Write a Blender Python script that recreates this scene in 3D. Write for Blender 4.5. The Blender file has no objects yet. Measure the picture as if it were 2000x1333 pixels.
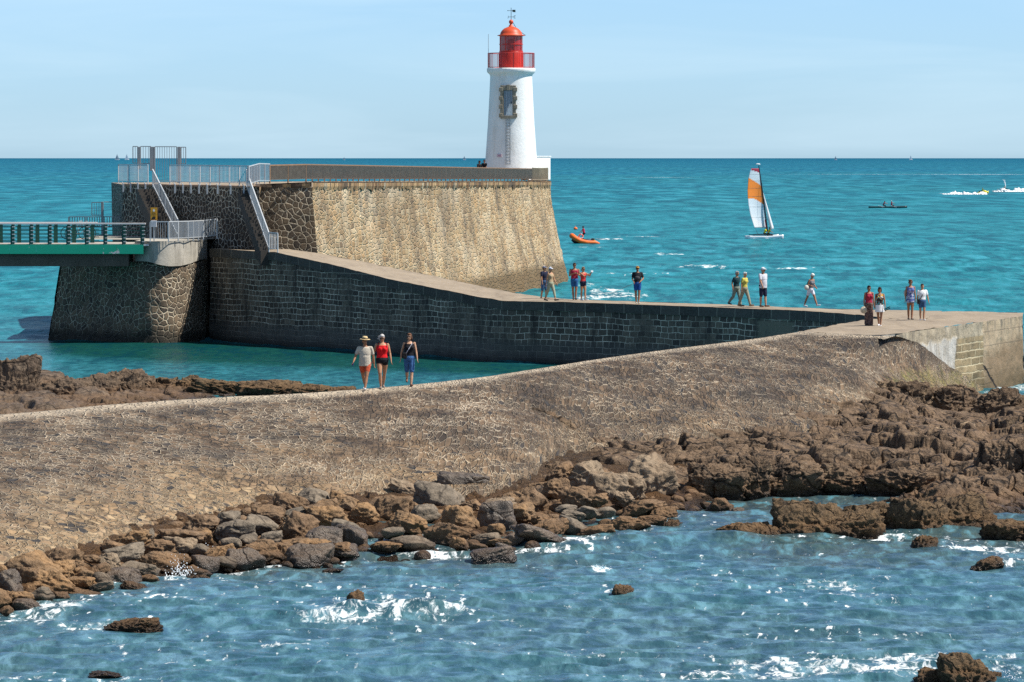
SKY_LO=(.65,1.0,1.62,1); SKY_MID=(.65,.93,1.44,1); SKY_HI=(.62,.56,.54,1); SKY_STR=.094; SUN_E=5.0; EXPO=0.42
import bpy, bmesh, math, random
import numpy as np
from mathutils import Vector, Matrix, Euler
random.seed(7); rng = np.random.default_rng(7)
PI = math.pi
sc = bpy.context.scene
col = sc.collection
# ------------------------------------------------------------------ camera model
F = 8333.0; HOR = 309.0; EYE = 10.0
TH = math.atan((666.5-HOR)/F); CT, ST = math.cos(TH), math.sin(TH)
cam = bpy.data.cameras.new('camera'); cam.lens = F/2000*36; cam.sensor_width = 36; cam.clip_start = 1; cam.clip_end = 600000
co = bpy.data.objects.new('camera', cam); col.objects.link(co)
co.location = (0, 0, EYE); co.rotation_euler = (PI/2-TH, 0, 0); sc.camera = co
def ray(u, v):
    cx, cy = (u-1000)/F, (666.5-v)/F
    return cx, CT+cy*ST, -ST+cy*CT
def PZ(u, v, z=0.0):
    x, y, k = ray(u, v); t = (z-EYE)/k
    return Vector((x*t, y*t, z))
def PY(u, v, Y):
    x, y, k = ray(u, v); t = Y/y
    return Vector((x*t, Y, EYE+k*t))
def XU(u, Y): return (u-1000)/F*Y*1.0009
def mpp(Y): return Y/F
# ------------------------------------------------------------------ numpy noise
def _h(i, j, k, s):
    n = (i*73856093) ^ (j*19349663) ^ (k*83492791) ^ (s*2654435761)
    n = n & 0xffffffff
    n = ((n ^ (n >> 15))*2246822519) & 0xffffffff
    n = ((n ^ (n >> 13))*3266489917) & 0xffffffff
    n = n ^ (n >> 16)
    return (n & 0xffffff)/float(0xffffff)
def vn(P, s=0):
    P = np.asarray(P, float)
    f0 = np.floor(P); f = P-f0; i = f0.astype(np.int64); f = f*f*f*(f*(f*6-15)+10)
    r = 0
    for a in (0, 1):
        wa = f[:, 0] if a else 1-f[:, 0]
        for b in (0, 1):
            wb = f[:, 1] if b else 1-f[:, 1]
            for c in (0, 1):
                wc = f[:, 2] if c else 1-f[:, 2]
                r = r+wa*wb*wc*_h(i[:, 0]+a, i[:, 1]+b, i[:, 2]+c, s)
    return r*2-1
def fbm(P, o=4, s=0, g=.5, l=2.03):
    r = 0; a = 1.0; P = np.asarray(P, float)
    for k in range(o):
        r = r+a*vn(P, s+k*17); P = P*l; a *= g
    return r
def ridged(P, o=4, s=0):
    r = 0; a = 1.0; P = np.asarray(P, float)
    for k in range(o):
        r = r+a*(1-2*np.abs(vn(P, s+k*31))); P = P*2.1; a *= .5
    return r
def cells(X, Y, s=0, jit=.9):
    "2D worley: F1, F2, id-random a, b, c"
    ix = np.floor(X).astype(np.int64); iy = np.floor(Y).astype(np.int64)
    F1 = np.full(X.shape, 9.0); F2 = np.full(X.shape, 9.0); cxx = np.zeros(X.shape); cyy = np.zeros(X.shape)
    A = np.zeros(X.shape); B = np.zeros(X.shape)
    for a in (-1, 0, 1):
        for b in (-1, 0, 1):
            jx = ix+a; jy = iy+b
            px = jx+.5+jit*(_h(jx, jy, jx*0+1, s)-.5); py = jy+.5+jit*(_h(jx, jy, jx*0+2, s)-.5)
            d = np.hypot(X-px, Y-py)
            m = d < F1
            F2 = np.where(m, F1, np.minimum(F2, d))
            F1 = np.where(m, d, F1)
            A = np.where(m, _h(jx, jy, jx*0+3, s), A); B = np.where(m, _h(jx, jy, jx*0+4, s), B)
            cxx = np.where(m, X-px, cxx); cyy = np.where(m, Y-py, cyy)
    return F1, F2, A, B, cxx, cyy
def P3(x, y, z=None, f=1.0):
    z = np.zeros_like(x) if z is None else z
    return np.stack([x.ravel()*f, y.ravel()*f, z.ravel()*f], 1)
# ------------------------------------------------------------------ objects
def tag(o, label=None, cat=None, group=None, kind=None):
    if label: o['label'] = label
    if cat: o['category'] = cat
    if group: o['group'] = group
    if kind: o['kind'] = kind
    return o
def thing(name, label, cat, loc=(0, 0, 0), rz=0, group=None):
    o = bpy.data.objects.new(name, None); col.objects.link(o); o.empty_display_size = .2
    o.location = loc; o.rotation_euler = (0, 0, rz)
    return tag(o, label, cat, group)
def link(name, me, mat=None, parent=None, smooth=False):
    o = bpy.data.objects.new(name, me); col.objects.link(o)
    if mat is not None: me.materials.append(mat)
    if parent is not None: o.parent = parent
    if smooth: me.polygons.foreach_set('use_smooth', [True]*len(me.polygons))
    return o
class MB:
    def __init__(s): s.v = []; s.f = []; s.uv = {}
    def add(s, vs, fs):
        b = len(s.v); s.v += [tuple(v) for v in vs]; s.f += [tuple(b+i for i in f) for f in fs]
        return s
    def box(s, c, d, rz=0, R=None):
        x, y, z = d[0]/2, d[1]/2, d[2]/2
        R = R or Matrix.Rotation(rz, 3, 'Z')
        vs = [Vector(c)+R@Vector(q) for q in ((-x,-y,-z),(x,-y,-z),(x,y,-z),(-x,y,-z),(-x,-y,z),(x,-y,z),(x,y,z),(-x,y,z))]
        return s.add(vs, [(0,3,2,1),(4,5,6,7),(0,1,5,4),(1,2,6,5),(2,3,7,6),(3,0,4,7)])
    def bar(s, a, b, w, h=None, up=Vector((0, 0, 1))):
        a, b = Vector(a), Vector(b); h = h or w; d = (b-a); L = d.length
        if L < 1e-6: return s
        d /= L; x = d.cross(up)
        if x.length < 1e-3: x = d.cross(Vector((0, 1, 0)))
        x.normalize(); y = x.cross(d)
        vs = []
        for p in (a, b):
            for i, j in ((-1,-1),(1,-1),(1,1),(-1,1)): vs.append(p+x*(i*w/2)+y*(j*h/2))
        return s.add(vs, [(0,1,2,3),(7,6,5,4),(0,4,5,1),(1,5,6,2),(2,6,7,3),(3,7,4,0)])
    def tube(s, pts, r, n=8, cap=True):
        pts = [Vector(p) for p in pts]; rs = r if isinstance(r, (list, tuple)) else [r]*len(pts)
        vs = []; prev = None
        for i, p in enumerate(pts):
            d = (pts[min(i+1, len(pts)-1)]-pts[max(i-1, 0)]).normalized()
            x = d.orthogonal().normalized() if prev is None else (prev-d*prev.dot(d)).normalized()
            prev = x; y = d.cross(x)
            for k in range(n):
                a = 2*PI*k/n; vs.append(p+(x*math.cos(a)+y*math.sin(a))*rs[i])
        fs = []
        for i in range(len(pts)-1):
            for k in range(n): fs.append((i*n+k, i*n+(k+1) % n, (i+1)*n+(k+1) % n, (i+1)*n+k))
        if cap: fs += [tuple(range(n-1, -1, -1)), tuple((len(pts)-1)*n+k for k in range(n))]
        return s.add(vs, fs)
    def lathe(s, prof, n=48, c=(0, 0, 0), a0=0, a1=2*PI, cap=False):
        full = abs(a1-a0-2*PI) < 1e-6; m = n if full else n+1; vs = []
        for r, z in prof:
            for k in range(m):
                a = a0+(a1-a0)*k/n; vs.append((c[0]+r*math.cos(a), c[1]+r*math.sin(a), c[2]+z))
        fs = []
        for i in range(len(prof)-1):
            for k in range(n):
                k2 = (k+1) % m; fs.append((i*m+k, i*m+k2, (i+1)*m+k2, (i+1)*m+k))
        if cap and full: fs += [tuple(range(m-1, -1, -1)), tuple((len(prof)-1)*m+k for k in range(m))]
        return s.add(vs, fs)
    def ell(s, c, r, n=12, R=None):
        vs = []; fs = []; R = R or Matrix.Identity(3); m = n//2+1
        for i in range(m+1):
            t = PI*i/m
            for k in range(n):
                a = 2*PI*k/n; vs.append(Vector(c)+R@Vector((r[0]*math.sin(t)*math.cos(a), r[1]*math.sin(t)*math.sin(a), -r[2]*math.cos(t))))
        for i in range(m):
            for k in range(n): fs.append((i*n+k, i*n+(k+1) % n, (i+1)*n+(k+1) % n, (i+1)*n+k))
        return s.add(vs, fs)
    def prism(s, poly, z0, z1):
        n = len(poly); vs = [(p[0], p[1], z0) for p in poly]+[(p[0], p[1], z1) for p in poly]
        return s.add(vs, [tuple(range(n-1, -1, -1)), tuple(range(n, 2*n))]+[(i, (i+1) % n, n+(i+1) % n, n+i) for i in range(n)])
    def build(s, name, mat, parent=None, smooth=False, bevel=0):
        me = bpy.data.meshes.new(name); me.from_pydata(s.v, [], s.f); me.validate()
        bm = bmesh.new(); bm.from_mesh(me); bmesh.ops.recalc_face_normals(bm, faces=bm.faces)
        if bevel: bmesh.ops.bevel(bm, geom=bm.edges[:], offset=bevel, segments=1, affect='EDGES')
        bm.to_mesh(me); bm.free()
        return link(name, me, mat, parent, smooth)
def grid_mesh(name, P, mat, parent=None, uv=None, attrs=None, flip=False, smooth=True, wrap=False):
    "P: (r,c,3) numpy grid"
    r, c = P.shape[:2]; n = r*c
    me = bpy.data.meshes.new(name)
    i = np.arange(n).reshape(r, c)
    if wrap: i = np.concatenate([i, i[:, :1]], 1)
    q = np.stack([i[:-1, :-1], i[:-1, 1:], i[1:, 1:], i[1:, :-1]], -1).reshape(-1, 4)
    if flip: q = q[:, ::-1]
    m = len(q)
    me.vertices.add(n); me.vertices.foreach_set('co', np.ascontiguousarray(P.reshape(-1), dtype=np.float32))
    me.loops.add(m*4); me.loops.foreach_set('vertex_index', np.ascontiguousarray(q.reshape(-1), dtype=np.int32))
    me.polygons.add(m); me.polygons.foreach_set('loop_start', np.arange(0, m*4, 4, dtype=np.int32))
    me.polygons.foreach_set('loop_total', np.full(m, 4, dtype=np.int32))
    me.update(calc_edges=True)
    me.polygons.foreach_set('use_smooth', np.full(m, smooth))
    if uv is not None:
        l = me.uv_layers.new(name='UVMap'); l.data.foreach_set('uv', np.ascontiguousarray(uv.reshape(-1, 2)[q.reshape(-1)].reshape(-1), dtype=np.float32))
    for k, a in (attrs or {}).items():
        at = me.attributes.new(k, 'FLOAT', 'POINT'); at.data.foreach_set('value', np.ascontiguousarray(a.reshape(-1), dtype=np.float32))
    return link(name, me, mat, parent)
def resample(pts, n, key=None):
    pts = np.array(pts, float); d = np.r_[0, np.cumsum(np.linalg.norm(np.diff(pts[:, :2], axis=0), axis=1))]
    t = np.linspace(0, d[-1], n)
    return np.stack([np.interp(t, d, pts[:, k]) for k in range(pts.shape[1])], 1), t
# ------------------------------------------------------------------ node helpers
class NT:
    def __init__(s, name):
        s.m = bpy.data.materials.new(name); s.m.use_nodes = True; s.t = s.m.node_tree; s.t.nodes.clear()
        s.out = s.t.nodes.new('ShaderNodeOutputMaterial')
        s.b = s.n('BsdfPrincipled'); s.t.links.new(s.b.outputs[0], s.out.inputs[0])
    def n(s, ty, props=None, **ins):
        nd = s.t.nodes.new('ShaderNode'+ty)
        for k, v in (props or {}).items(): setattr(nd, k, v)
        for k, v in ins.items(): s.set(nd, k.replace('_', ' '), v)
        return nd
    def set(s, nd, k, v):
        i = nd.inputs[int(k)] if str(k).isdigit() else nd.inputs[k]
        if isinstance(v, bpy.types.NodeSocket): s.t.links.new(v, i)
        elif isinstance(v, bpy.types.Node): s.t.links.new(v.outputs[0], i)
        elif isinstance(v, tuple) and i.type == 'RGBA' and len(v) == 3: i.default_value = (*v, 1)
        else: i.default_value = v
    def math(s, op, a, b=0.0, clamp=False):
        nd = s.t.nodes.new('ShaderNodeMath'); nd.operation = op; nd.use_clamp = clamp
        s.set(nd, 0, a); s.set(nd, 1, b); return nd.outputs[0]
    def mix(s, f, a, b, mode='MIX'):
        nd = s.t.nodes.new('ShaderNodeMix'); nd.data_type = 'RGBA'; nd.blend_type = mode
        for k, v in ((0, f), (6, a), (7, b)):
            i = nd.inputs[k]
            if isinstance(v, bpy.types.NodeSocket): s.t.links.new(v, i)
            elif isinstance(v, tuple): i.default_value = (*v, 1) if len(v) == 3 else v
            else: i.default_value = v
        return nd.outputs[2]
    def ramp(s, f, stops, interp='LINEAR'):
        nd = s.t.nodes.new('ShaderNodeValToRGB'); cr = nd.color_ramp; cr.interpolation = interp
        while len(cr.elements) < len(stops): cr.elements.new(.5)
        for e, (p, c) in zip(cr.elements, stops):
            e.position = p; e.color = (c, c, c, 1) if isinstance(c, (int, float)) else (*c, 1)
        s.t.links.new(f, nd.inputs[0]); return nd.outputs[0]
    def rng(s, f, a, b, c=0.0, d=1.0):
        nd = s.t.nodes.new('ShaderNodeMapRange'); s.set(nd, 0, f)
        for k, v in ((1, a), (2, b), (3, c), (4, d)): nd.inputs[k].default_value = v
        return nd.outputs[0]
    def uv(s, sx=1, sy=1, sz=1, kind='UV', rot=0.0, loc=(0, 0, 0)):
        tc = s.t.nodes.new('ShaderNodeTexCoord'); mp = s.t.nodes.new('ShaderNodeMapping')
        mp.inputs['Scale'].default_value = (sx, sy, sz); mp.inputs['Rotation'].default_value = (0, 0, rot); mp.inputs['Location'].default_value = loc
        s.t.links.new(tc.outputs[kind], mp.inputs[0]); return mp.outputs[0]
    def warp(s, vec, scale, amt, dim='3D'):
        nz = s.n('TexNoise', Vector=vec, Scale=scale, Detail=3.0)
        a = s.n('VectorMath', {'operation': 'SUBTRACT'}); s.set(a, 0, nz.outputs['Color']); a.inputs[1].default_value = (.5, .5, .5)
        b = s.n('VectorMath', {'operation': 'SCALE'}); s.set(b, 0, a.outputs[0]); b.inputs['Scale'].default_value = amt
        c = s.n('VectorMath', {'operation': 'ADD'}); s.set(c, 0, vec); s.set(c, 1, b.outputs[0]); return c.outputs[0]
    def noise(s, vec, scale, detail=4.0, rough=.55, dist=0.0):
        return s.n('TexNoise', Vector=vec, Scale=scale, Detail=detail, Roughness=rough, Distortion=dist).outputs[0]
    def vor(s, vec, scale, feature='F1', dim='3D', rnd=1.0):
        return s.n('TexVoronoi', {'feature': feature, 'voronoi_dimensions': dim}, Vector=vec, Scale=scale, Randomness=rnd)
    def attr(s, name): return s.n('Attribute', {'attribute_name': name}).outputs['Fac']
    def geoz(s):
        g = s.t.nodes.new('ShaderNodeNewGeometry'); sp = s.t.nodes.new('ShaderNodeSeparateXYZ'); s.t.links.new(g.outputs['Position'], sp.inputs[0]); return sp.outputs
    def fin(s, color=None, rough=None, bumps=(), spec=None, metal=None):
        if color is not None: s.set(s.b, 'Base Color', color)
        if rough is not None: s.set(s.b, 'Roughness', rough)
        if spec is not None: s.set(s.b, 'Specular IOR Level', spec)
        if metal is not None: s.set(s.b, 'Metallic', metal)
        nrm = None
        for h, st, ds in bumps:
            bp = s.n('Bump', Height=h, Strength=st, Distance=ds)
            if nrm is not None: s.set(bp, 'Normal', nrm)
            nrm = bp.outputs[0]
        if nrm is not None: s.set(s.b, 'Normal', nrm)
        return s.m
_pc = {}
def paint(name, c, rough=.5, metal=0.0, var=.12, spec=.4):
    if name in _pc: return _pc[name]
    m = NT(name); v = m.uv(kind='Object'); nz = m.noise(v, 3.0); d = tuple(x*(1-var*2) for x in c)
    cc = m.mix(nz, d, tuple(min(1, x*(1+var)) for x in c))
    _pc[name] = m.fin(cc, rough, [(m.noise(v, 30.0), .15, .004)], spec, metal)
    return _pc[name]
# ================================================================== world, sun
SUN_EL, SUN_AZ = 55.0, 97.0    # azimuth from +Y clockwise: slightly on the camera's side of due right
w = bpy.data.worlds.new('World'); sc.world = w; w.use_nodes = True
wt = w.node_tree; bg = wt.nodes['Background']
sky = wt.nodes.new('ShaderNodeTexSky'); sky.sky_type = 'NISHITA'; sky.sun_disc = False
sky.sun_elevation = math.radians(SUN_EL); sky.sun_rotation = math.radians(SUN_AZ); sky.air_density = 1.0; sky.dust_density = .3; sky.ozone_density = 2.5
tc = wt.nodes.new('ShaderNodeTexCoord')
sp = wt.nodes.new('ShaderNodeSeparateXYZ'); wt.links.new(tc.outputs['Generated'], sp.inputs[0])
mr = wt.nodes.new('ShaderNodeMapRange'); wt.links.new(sp.outputs[2], mr.inputs[0]); mr.inputs[1].default_value = -.002; mr.inputs[2].default_value = .5
tr = wt.nodes.new('ShaderNodeValToRGB'); wt.links.new(mr.outputs[0], tr.inputs[0])
tr.color_ramp.elements[0].color = SKY_LO; tr.color_ramp.elements[1].color = SKY_HI; _e = tr.color_ramp.elements.new(.09); _e.color = SKY_MID
tint = wt.nodes.new('ShaderNodeMix'); tint.data_type = 'RGBA'; tint.blend_type = 'MULTIPLY'; tint.inputs[0].default_value = 1
wt.links.new(sky.outputs[0], tint.inputs[6]); wt.links.new(tr.outputs[0], tint.inputs[7])
# thin cirrus
mp = wt.nodes.new('ShaderNodeMapping'); mp.inputs['Scale'].default_value = (5, 5, 46); mp.inputs['Location'].default_value = (.3, 1.7, 0.1); wt.links.new(tc.outputs['Generated'], mp.inputs[0])
cn = wt.nodes.new('ShaderNodeTexNoise'); cn.inputs['Scale'].default_value = 1.6; cn.inputs['Detail'].default_value = 6; cn.inputs['Distortion'].default_value = .6; wt.links.new(mp.outputs[0], cn.inputs[0])
cr = wt.nodes.new('ShaderNodeMapRange'); wt.links.new(cn.outputs[0], cr.inputs[0]); cr.inputs[1].default_value = .42; cr.inputs[2].default_value = .8; cr.inputs[4].default_value = .5
cm = wt.nodes.new('ShaderNodeMix'); cm.data_type = 'RGBA'; wt.links.new(cr.outputs[0], cm.inputs[0]); wt.links.new(tint.outputs[2], cm.inputs[6]); cm.inputs[7].default_value = (5.6, 7.3, 8.4, 1)
wt.links.new(cm.outputs[2], bg.inputs[0]); bg.inputs[1].default_value = SKY_STR
sun = bpy.data.lights.new('sun', 'SUN'); sun.energy = SUN_E; sun.angle = math.radians(.55); sun.color = (1, .955, .88)
so = bpy.data.objects.new('sun', sun); col.objects.link(so)
el, az = math.radians(SUN_EL), math.radians(SUN_AZ)
SD = Vector((math.cos(el)*math.sin(az), math.cos(el)*math.cos(az), math.sin(el)))
so.rotation_euler = SD.to_track_quat('Z', 'Y').to_euler(); so.location = (60, 0, 80)
sc.view_settings.view_transform = 'Standard'; sc.view_settings.look = 'None'; sc.view_settings.exposure = EXPO; sc.view_settings.gamma = 1
sc.render.engine = 'CYCLES'; c = sc.cycles
c.max_bounces = 5; c.diffuse_bounces = 2; c.glossy_bounces = 3; c.transparent_max_bounces = 8; c.caustics_reflective = False; c.caustics_refractive = False
c.use_adaptive_sampling = True; c.adaptive_threshold = .008; c.adaptive_min_samples = 24; c.time_limit = 900; c.use_denoising = False
# ================================================================== materials
def mat_poly(name, scale, stones, mortar, mw=.06, bump=.05, stain=.6, tide=0, sx=1, sy=1, rot=0.0, streak=(.9, .1), warm=None, streakdark=(.02, .018, .016), mvar=0.5, rough=.85, tidec=(.016, .016, .013)):
    m = NT(name); uv = m.uv(sx, sy, 1, rot=rot); raw = m.uv()
    wv = m.warp(uv, 1.6*scale, .35/scale)
    e = m.vor(wv, scale, 'DISTANCE_TO_EDGE', '2D').outputs['Distance']
    cc = m.vor(wv, scale, 'F1', '2D').outputs['Color']
    h = m.n('SeparateColor'); m.set(h, 0, cc)
    stone = m.ramp(h.outputs[0], [(i/(len(stones)-1), s) for i, s in enumerate(stones)])
    fine = m.noise(raw, 14.0, 5.0, .65)
    stone = m.mix(m.rng(fine, .3, .75), stone, m.mix(.55, stone, (0.0, 0.0, 0.0)))
    big = m.noise(raw, .55, 5.0, .6)
    wv_ = m.math('MULTIPLY', m.rng(big, .3, .7, 1-mvar, 1+mvar*.6), mw)
    mm = m.math('SUBTRACT', e, wv_); mask = m.rng(mm, -.012, .03)
    pm_ = m.rng(m.noise(m.uv(1, 1, 1, loc=(6, 1, 0)), .9, 5.0, .65), .42, .64, 0, .5); c = m.mix(mask, m.mix(pm_, m.mix(m.rng(fine, .3, .8), mortar, tuple(x*.6 for x in mortar)), stone), stone)
    if warm is not None: c = m.mix(m.rng(m.noise(raw, .8, 4.0, .6), .42, .7, 0, .7), c, m.mix(mask, warm, tuple(x*.8 for x in warm)))
    st = m.noise(m.uv(streak[0], streak[1], 1, loc=(3.1, .4, 0)), 1.6, 6.0, .62)
    pos = m.geoz()
    c = m.mix(m.rng(st, .46, .66, 0, stain), c, streakdark)
    if tidec[0] > .1: c = m.mix(m.rng(m.noise(m.uv(.09, .08, 1, loc=(8, 2, 0)), 1.6, 6.0, .65), .52, .68, 0, .35), c, (.78,.66,.48)); c = m.mix(m.rng(m.noise(m.uv(.28, .12, 1, loc=(1, 7, 0)), 1.2, 6.0, .65), .53, .66, 0, .6), c, (.075,.06,.048))
    if tide:
        zz = m.math('ADD', pos[2], m.math('MULTIPLY', m.noise(raw, 1.2, 5.0), .7))
        t1 = m.rng(zz, tide+.15, tide+.75, 1, 0)
        c = m.mix(m.math('MULTIPLY', t1, .85), c, tidec)
    hgt = m.math('ADD', m.rng(e, 0, .16), m.math('MULTIPLY', fine, .35))
    return m.fin(c, rough, [(hgt, 1.0, bump), (m.noise(raw, 45.0, 3.0), .4, .01)], .25)
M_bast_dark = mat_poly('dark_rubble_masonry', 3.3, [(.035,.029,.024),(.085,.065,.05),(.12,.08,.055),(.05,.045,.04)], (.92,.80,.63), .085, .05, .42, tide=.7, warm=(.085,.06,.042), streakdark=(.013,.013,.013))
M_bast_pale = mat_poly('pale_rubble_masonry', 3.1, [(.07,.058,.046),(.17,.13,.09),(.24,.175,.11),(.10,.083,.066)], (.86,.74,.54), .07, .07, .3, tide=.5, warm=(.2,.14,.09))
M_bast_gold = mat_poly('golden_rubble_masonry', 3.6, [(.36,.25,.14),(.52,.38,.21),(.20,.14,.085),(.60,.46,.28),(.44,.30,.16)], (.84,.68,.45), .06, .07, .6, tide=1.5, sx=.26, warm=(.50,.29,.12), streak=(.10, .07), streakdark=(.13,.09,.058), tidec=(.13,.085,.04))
def mat_gold_tide(m0):
    m = m0; nt = m.node_tree; return m
M_paving = None
def mat_paving():
    m = NT('crazy_paving_stone'); raw = m.uv(); wv = m.warp(m.uv(1, .75, 1, rot=-.1), 1.3, .2); wf = m.warp(m.uv(1.7, .24, 1, rot=-.05), 1.3, .16); fa = m.attr('far')
    def lay(w_, s1):
        e1 = m.vor(w_, s1, 'DISTANCE_TO_EDGE', '2D').outputs['Distance']; c1 = m.vor(w_, s1, 'F1', '2D').outputs['Color']; w2_ = m.warp(w_, 2.0, .06); e2 = m.math('MULTIPLY', m.vor(w2_, s1*1.9, 'DISTANCE_TO_EDGE', '2D').outputs['Distance'], .75); c2_ = m.vor(w2_, s1*1.9, 'F1', '2D').outputs['Color']
        hh = m.n('SeparateColor'); m.set(hh, 0, c1); sel = m.math('GREATER_THAN', hh.outputs[2], .5)
        return m.mix(sel, e1, m.math('MINIMUM', e1, e2)), m.mix(sel, c1, c2_)
    ea, ca = lay(wv, 3.5); eb, cb_ = lay(wf, 3.9); e = m.mix(fa, ea, eb); cc = m.mix(fa, ca, cb_)
    h = m.n('SeparateColor'); m.set(h, 0, cc)
    s = m.attr('slope'); big = m.noise(raw, .17, 4.0, .6); fine = m.noise(raw, 11.0, 5.0, .65)
    lowk = m.math('ADD', s, m.math('MULTIPLY', m.math('SUBTRACT', big, .5), .9))
    fa0 = m.attr('far'); gold = m.math('MULTIPLY', m.rng(lowk, .58, .92), m.rng(fa0, 0, 1, 1, .45))
    dark = m.ramp(h.outputs[0], [(0, (.036,.026,.019)), (.35, (.145,.095,.057)), (.7, (.25,.165,.096)), (1, (.075,.05,.033))])
    tan = m.ramp(h.outputs[0], [(0, (.19,.12,.062)), (.4, (.44,.29,.155)), (.7, (.32,.21,.12)), (1, (.52,.37,.21))])
    stone = m.mix(gold, dark, tan)
    stone = m.mix(m.rng(h.outputs[1], .8, .95), stone, (.045,.043,.043))
    stone = m.mix(m.rng(fine, .35, .75, 0, .5), stone, m.mix(.75, stone, (0.0, 0.0, 0.0)))
    mor = m.mix(gold, (.78,.63,.45), (.76,.57,.35))
    mor = m.mix(m.rng(m.noise(m.uv(1, 1, 1, loc=(2, 2, 0)), 2.3, 5.0, .7), .48, .66, 0, .7), mor, m.mix(gold, (.12,.09,.065), (.26,.18,.10))); mor = m.mix(m.rng(fine, .3, .7), mor, m.mix(.5, mor, (.1,.08,.06)))
    mo2 = m.noise(m.uv(1, 1, 1, loc=(7, 3, 0)), .33, 5.0, .65)
    wid = m.rng(mo2, .39, .66, .0, .15)
    crest = m.rng(m.math('ADD', s, m.math('MULTIPLY', fine, .03)), .035, .10, 1, 0)
    wid = m.math('ADD', wid, m.math('MULTIPLY', crest, .22))
    mask = m.rng(m.math('SUBTRACT', e, wid), -.012, .03)
    c = m.mix(mask, mor, stone)
    sk = m.noise(m.uv(1.9, .33, 1, rot=-.22, loc=(5, 5, 0)), 1.3, 6.0, .7); c = m.mix(m.rng(sk, .48, .66, 0, .5), c, (.05,.038,.028)); c = m.mix(m.rng(sk, .32, .44, .3, 0), c, (.42,.34,.245))
    fd = m.noise(m.uv(.5, .16, 1, rot=-.15, loc=(9, 1, 0)), 1.1, 5.0, .6); c = m.mix(m.math('MULTIPLY', m.rng(fa, 0, 1, .1, .5), m.rng(fd, .38, .6)), c, (.055,.042,.033))
    c = m.mix(m.math('MULTIPLY', crest, .6), c, (.46,.38,.28))
    black = m.rng(m.noise(m.uv(1, .5, 1, loc=(1, 9, 0)), .45, 5.0, .6), .45, .72, 0, .72)
    black = m.math('MULTIPLY', black, m.rng(m.math('MULTIPLY', crest, 1), 0, 1, 1, 0))
    black = m.math('MULTIPLY', black, m.rng(gold, 0, 1, 1, .15))
    c = m.mix(black, c, (.035,.030,.027))
    al = m.attr('algae'); an = m.noise(raw, 1.1, 5.0, .65)
    am = m.rng(m.math('ADD', al, m.math('MULTIPLY', m.math('SUBTRACT', an, .5), 2.6)), .75, 1.3, 0, .6)
    c = m.mix(am, c, m.ramp(m.noise(raw, 3.0), [(.3, (.20,.15,.05)), (.6, (.26,.25,.06)), (.8, (.14,.13,.05))]))
    hg = m.math('ADD', m.rng(e, 0, .14), m.math('MULTIPLY', fine, .3)); hg = m.math('ADD', hg, m.math('MULTIPLY', h.outputs[2], .55))
    return m.fin(c, .82, [(hg, 1.0, .075), (m.noise(raw, 30.0, 3.0), .5, .012)], .25)
M_paving = mat_paving()
def mat_ashlar():
    m = NT('dark_coursed_ashlar'); raw = m.uv(); wv = m.warp(m.warp(raw, .35, .35), 1.6, .11)
    br = m.n('TexBrick', {'offset': .47, 'offset_frequency': 2, 'squash': .72, 'squash_frequency': 3}, Vector=wv, Color1=(0.0,0.0,0.0,1), Color2=(1.0,1.0,1.0,1), Mortar=(.5,.5,.5,1), Scale=1.0, Mortar_Size=.022, Mortar_Smooth=.3, Brick_Width=.52, Row_Height=.285)
    h = m.n('SeparateColor'); m.set(h, 0, br.outputs['Color'])
    stone = m.ramp(h.outputs[0], [(0, (.065,.052,.040)), (.4, (.13,.105,.077)), (.75, (.21,.165,.118)), (1, (.10,.083,.064))])
    fine = m.noise(raw, 9.0, 5.0, .65)
    stone = m.mix(m.rng(fine, .35, .75), stone, m.mix(.6, stone, (0.0, 0.0, 0.0)))
    mv = m.noise(m.uv(1, .6, 1), .5, 5.0, .6)
    mor = m.mix(m.rng(mv, .35, .65), (.18,.155,.12), (.85,.74,.58))
    c = m.mix(br.outputs['Fac'], stone, mor)
    st = m.noise(m.uv(1.1, .16, 1, loc=(2, 5, 0)), 1.4, 6.0, .6)
    c = m.mix(m.rng(st, .52, .68, 0, .78), c, (.018,.017,.016))
    pos0 = m.geoz(); jx = m.math('ADD', pos0[0], m.math('MULTIPLY', m.math('SUBTRACT', fine, .5), .5)); pm = m.math('MULTIPLY', m.math('MULTIPLY', m.rng(jx, 11.3, 11.5), m.rng(jx, 13.0, 12.9)), m.math('MULTIPLY', m.rng(pos0[2], 1.5, 1.7), m.rng(pos0[2], 2.5, 2.4))); c = m.mix(m.math('MULTIPLY', pm, .85), c, (.17,.15,.105))
    pl = m.noise(m.uv(.8, .5, 1, loc=(12, 3, 0)), .55, 5.0, .65)
    c = m.mix(m.rng(pl, .6, .68, 0, .55), c, (.085,.08,.07))
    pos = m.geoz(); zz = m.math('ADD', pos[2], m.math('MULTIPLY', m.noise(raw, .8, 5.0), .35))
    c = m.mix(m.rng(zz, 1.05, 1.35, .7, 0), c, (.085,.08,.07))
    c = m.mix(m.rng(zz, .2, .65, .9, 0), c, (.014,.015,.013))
    hg = m.math('SUBTRACT', m.math('MULTIPLY', fine, .5), br.outputs['Fac'])
    return m.fin(c, .7, [(hg, 1.0, .035)], .3)
M_ashlar = mat_ashlar()
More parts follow.
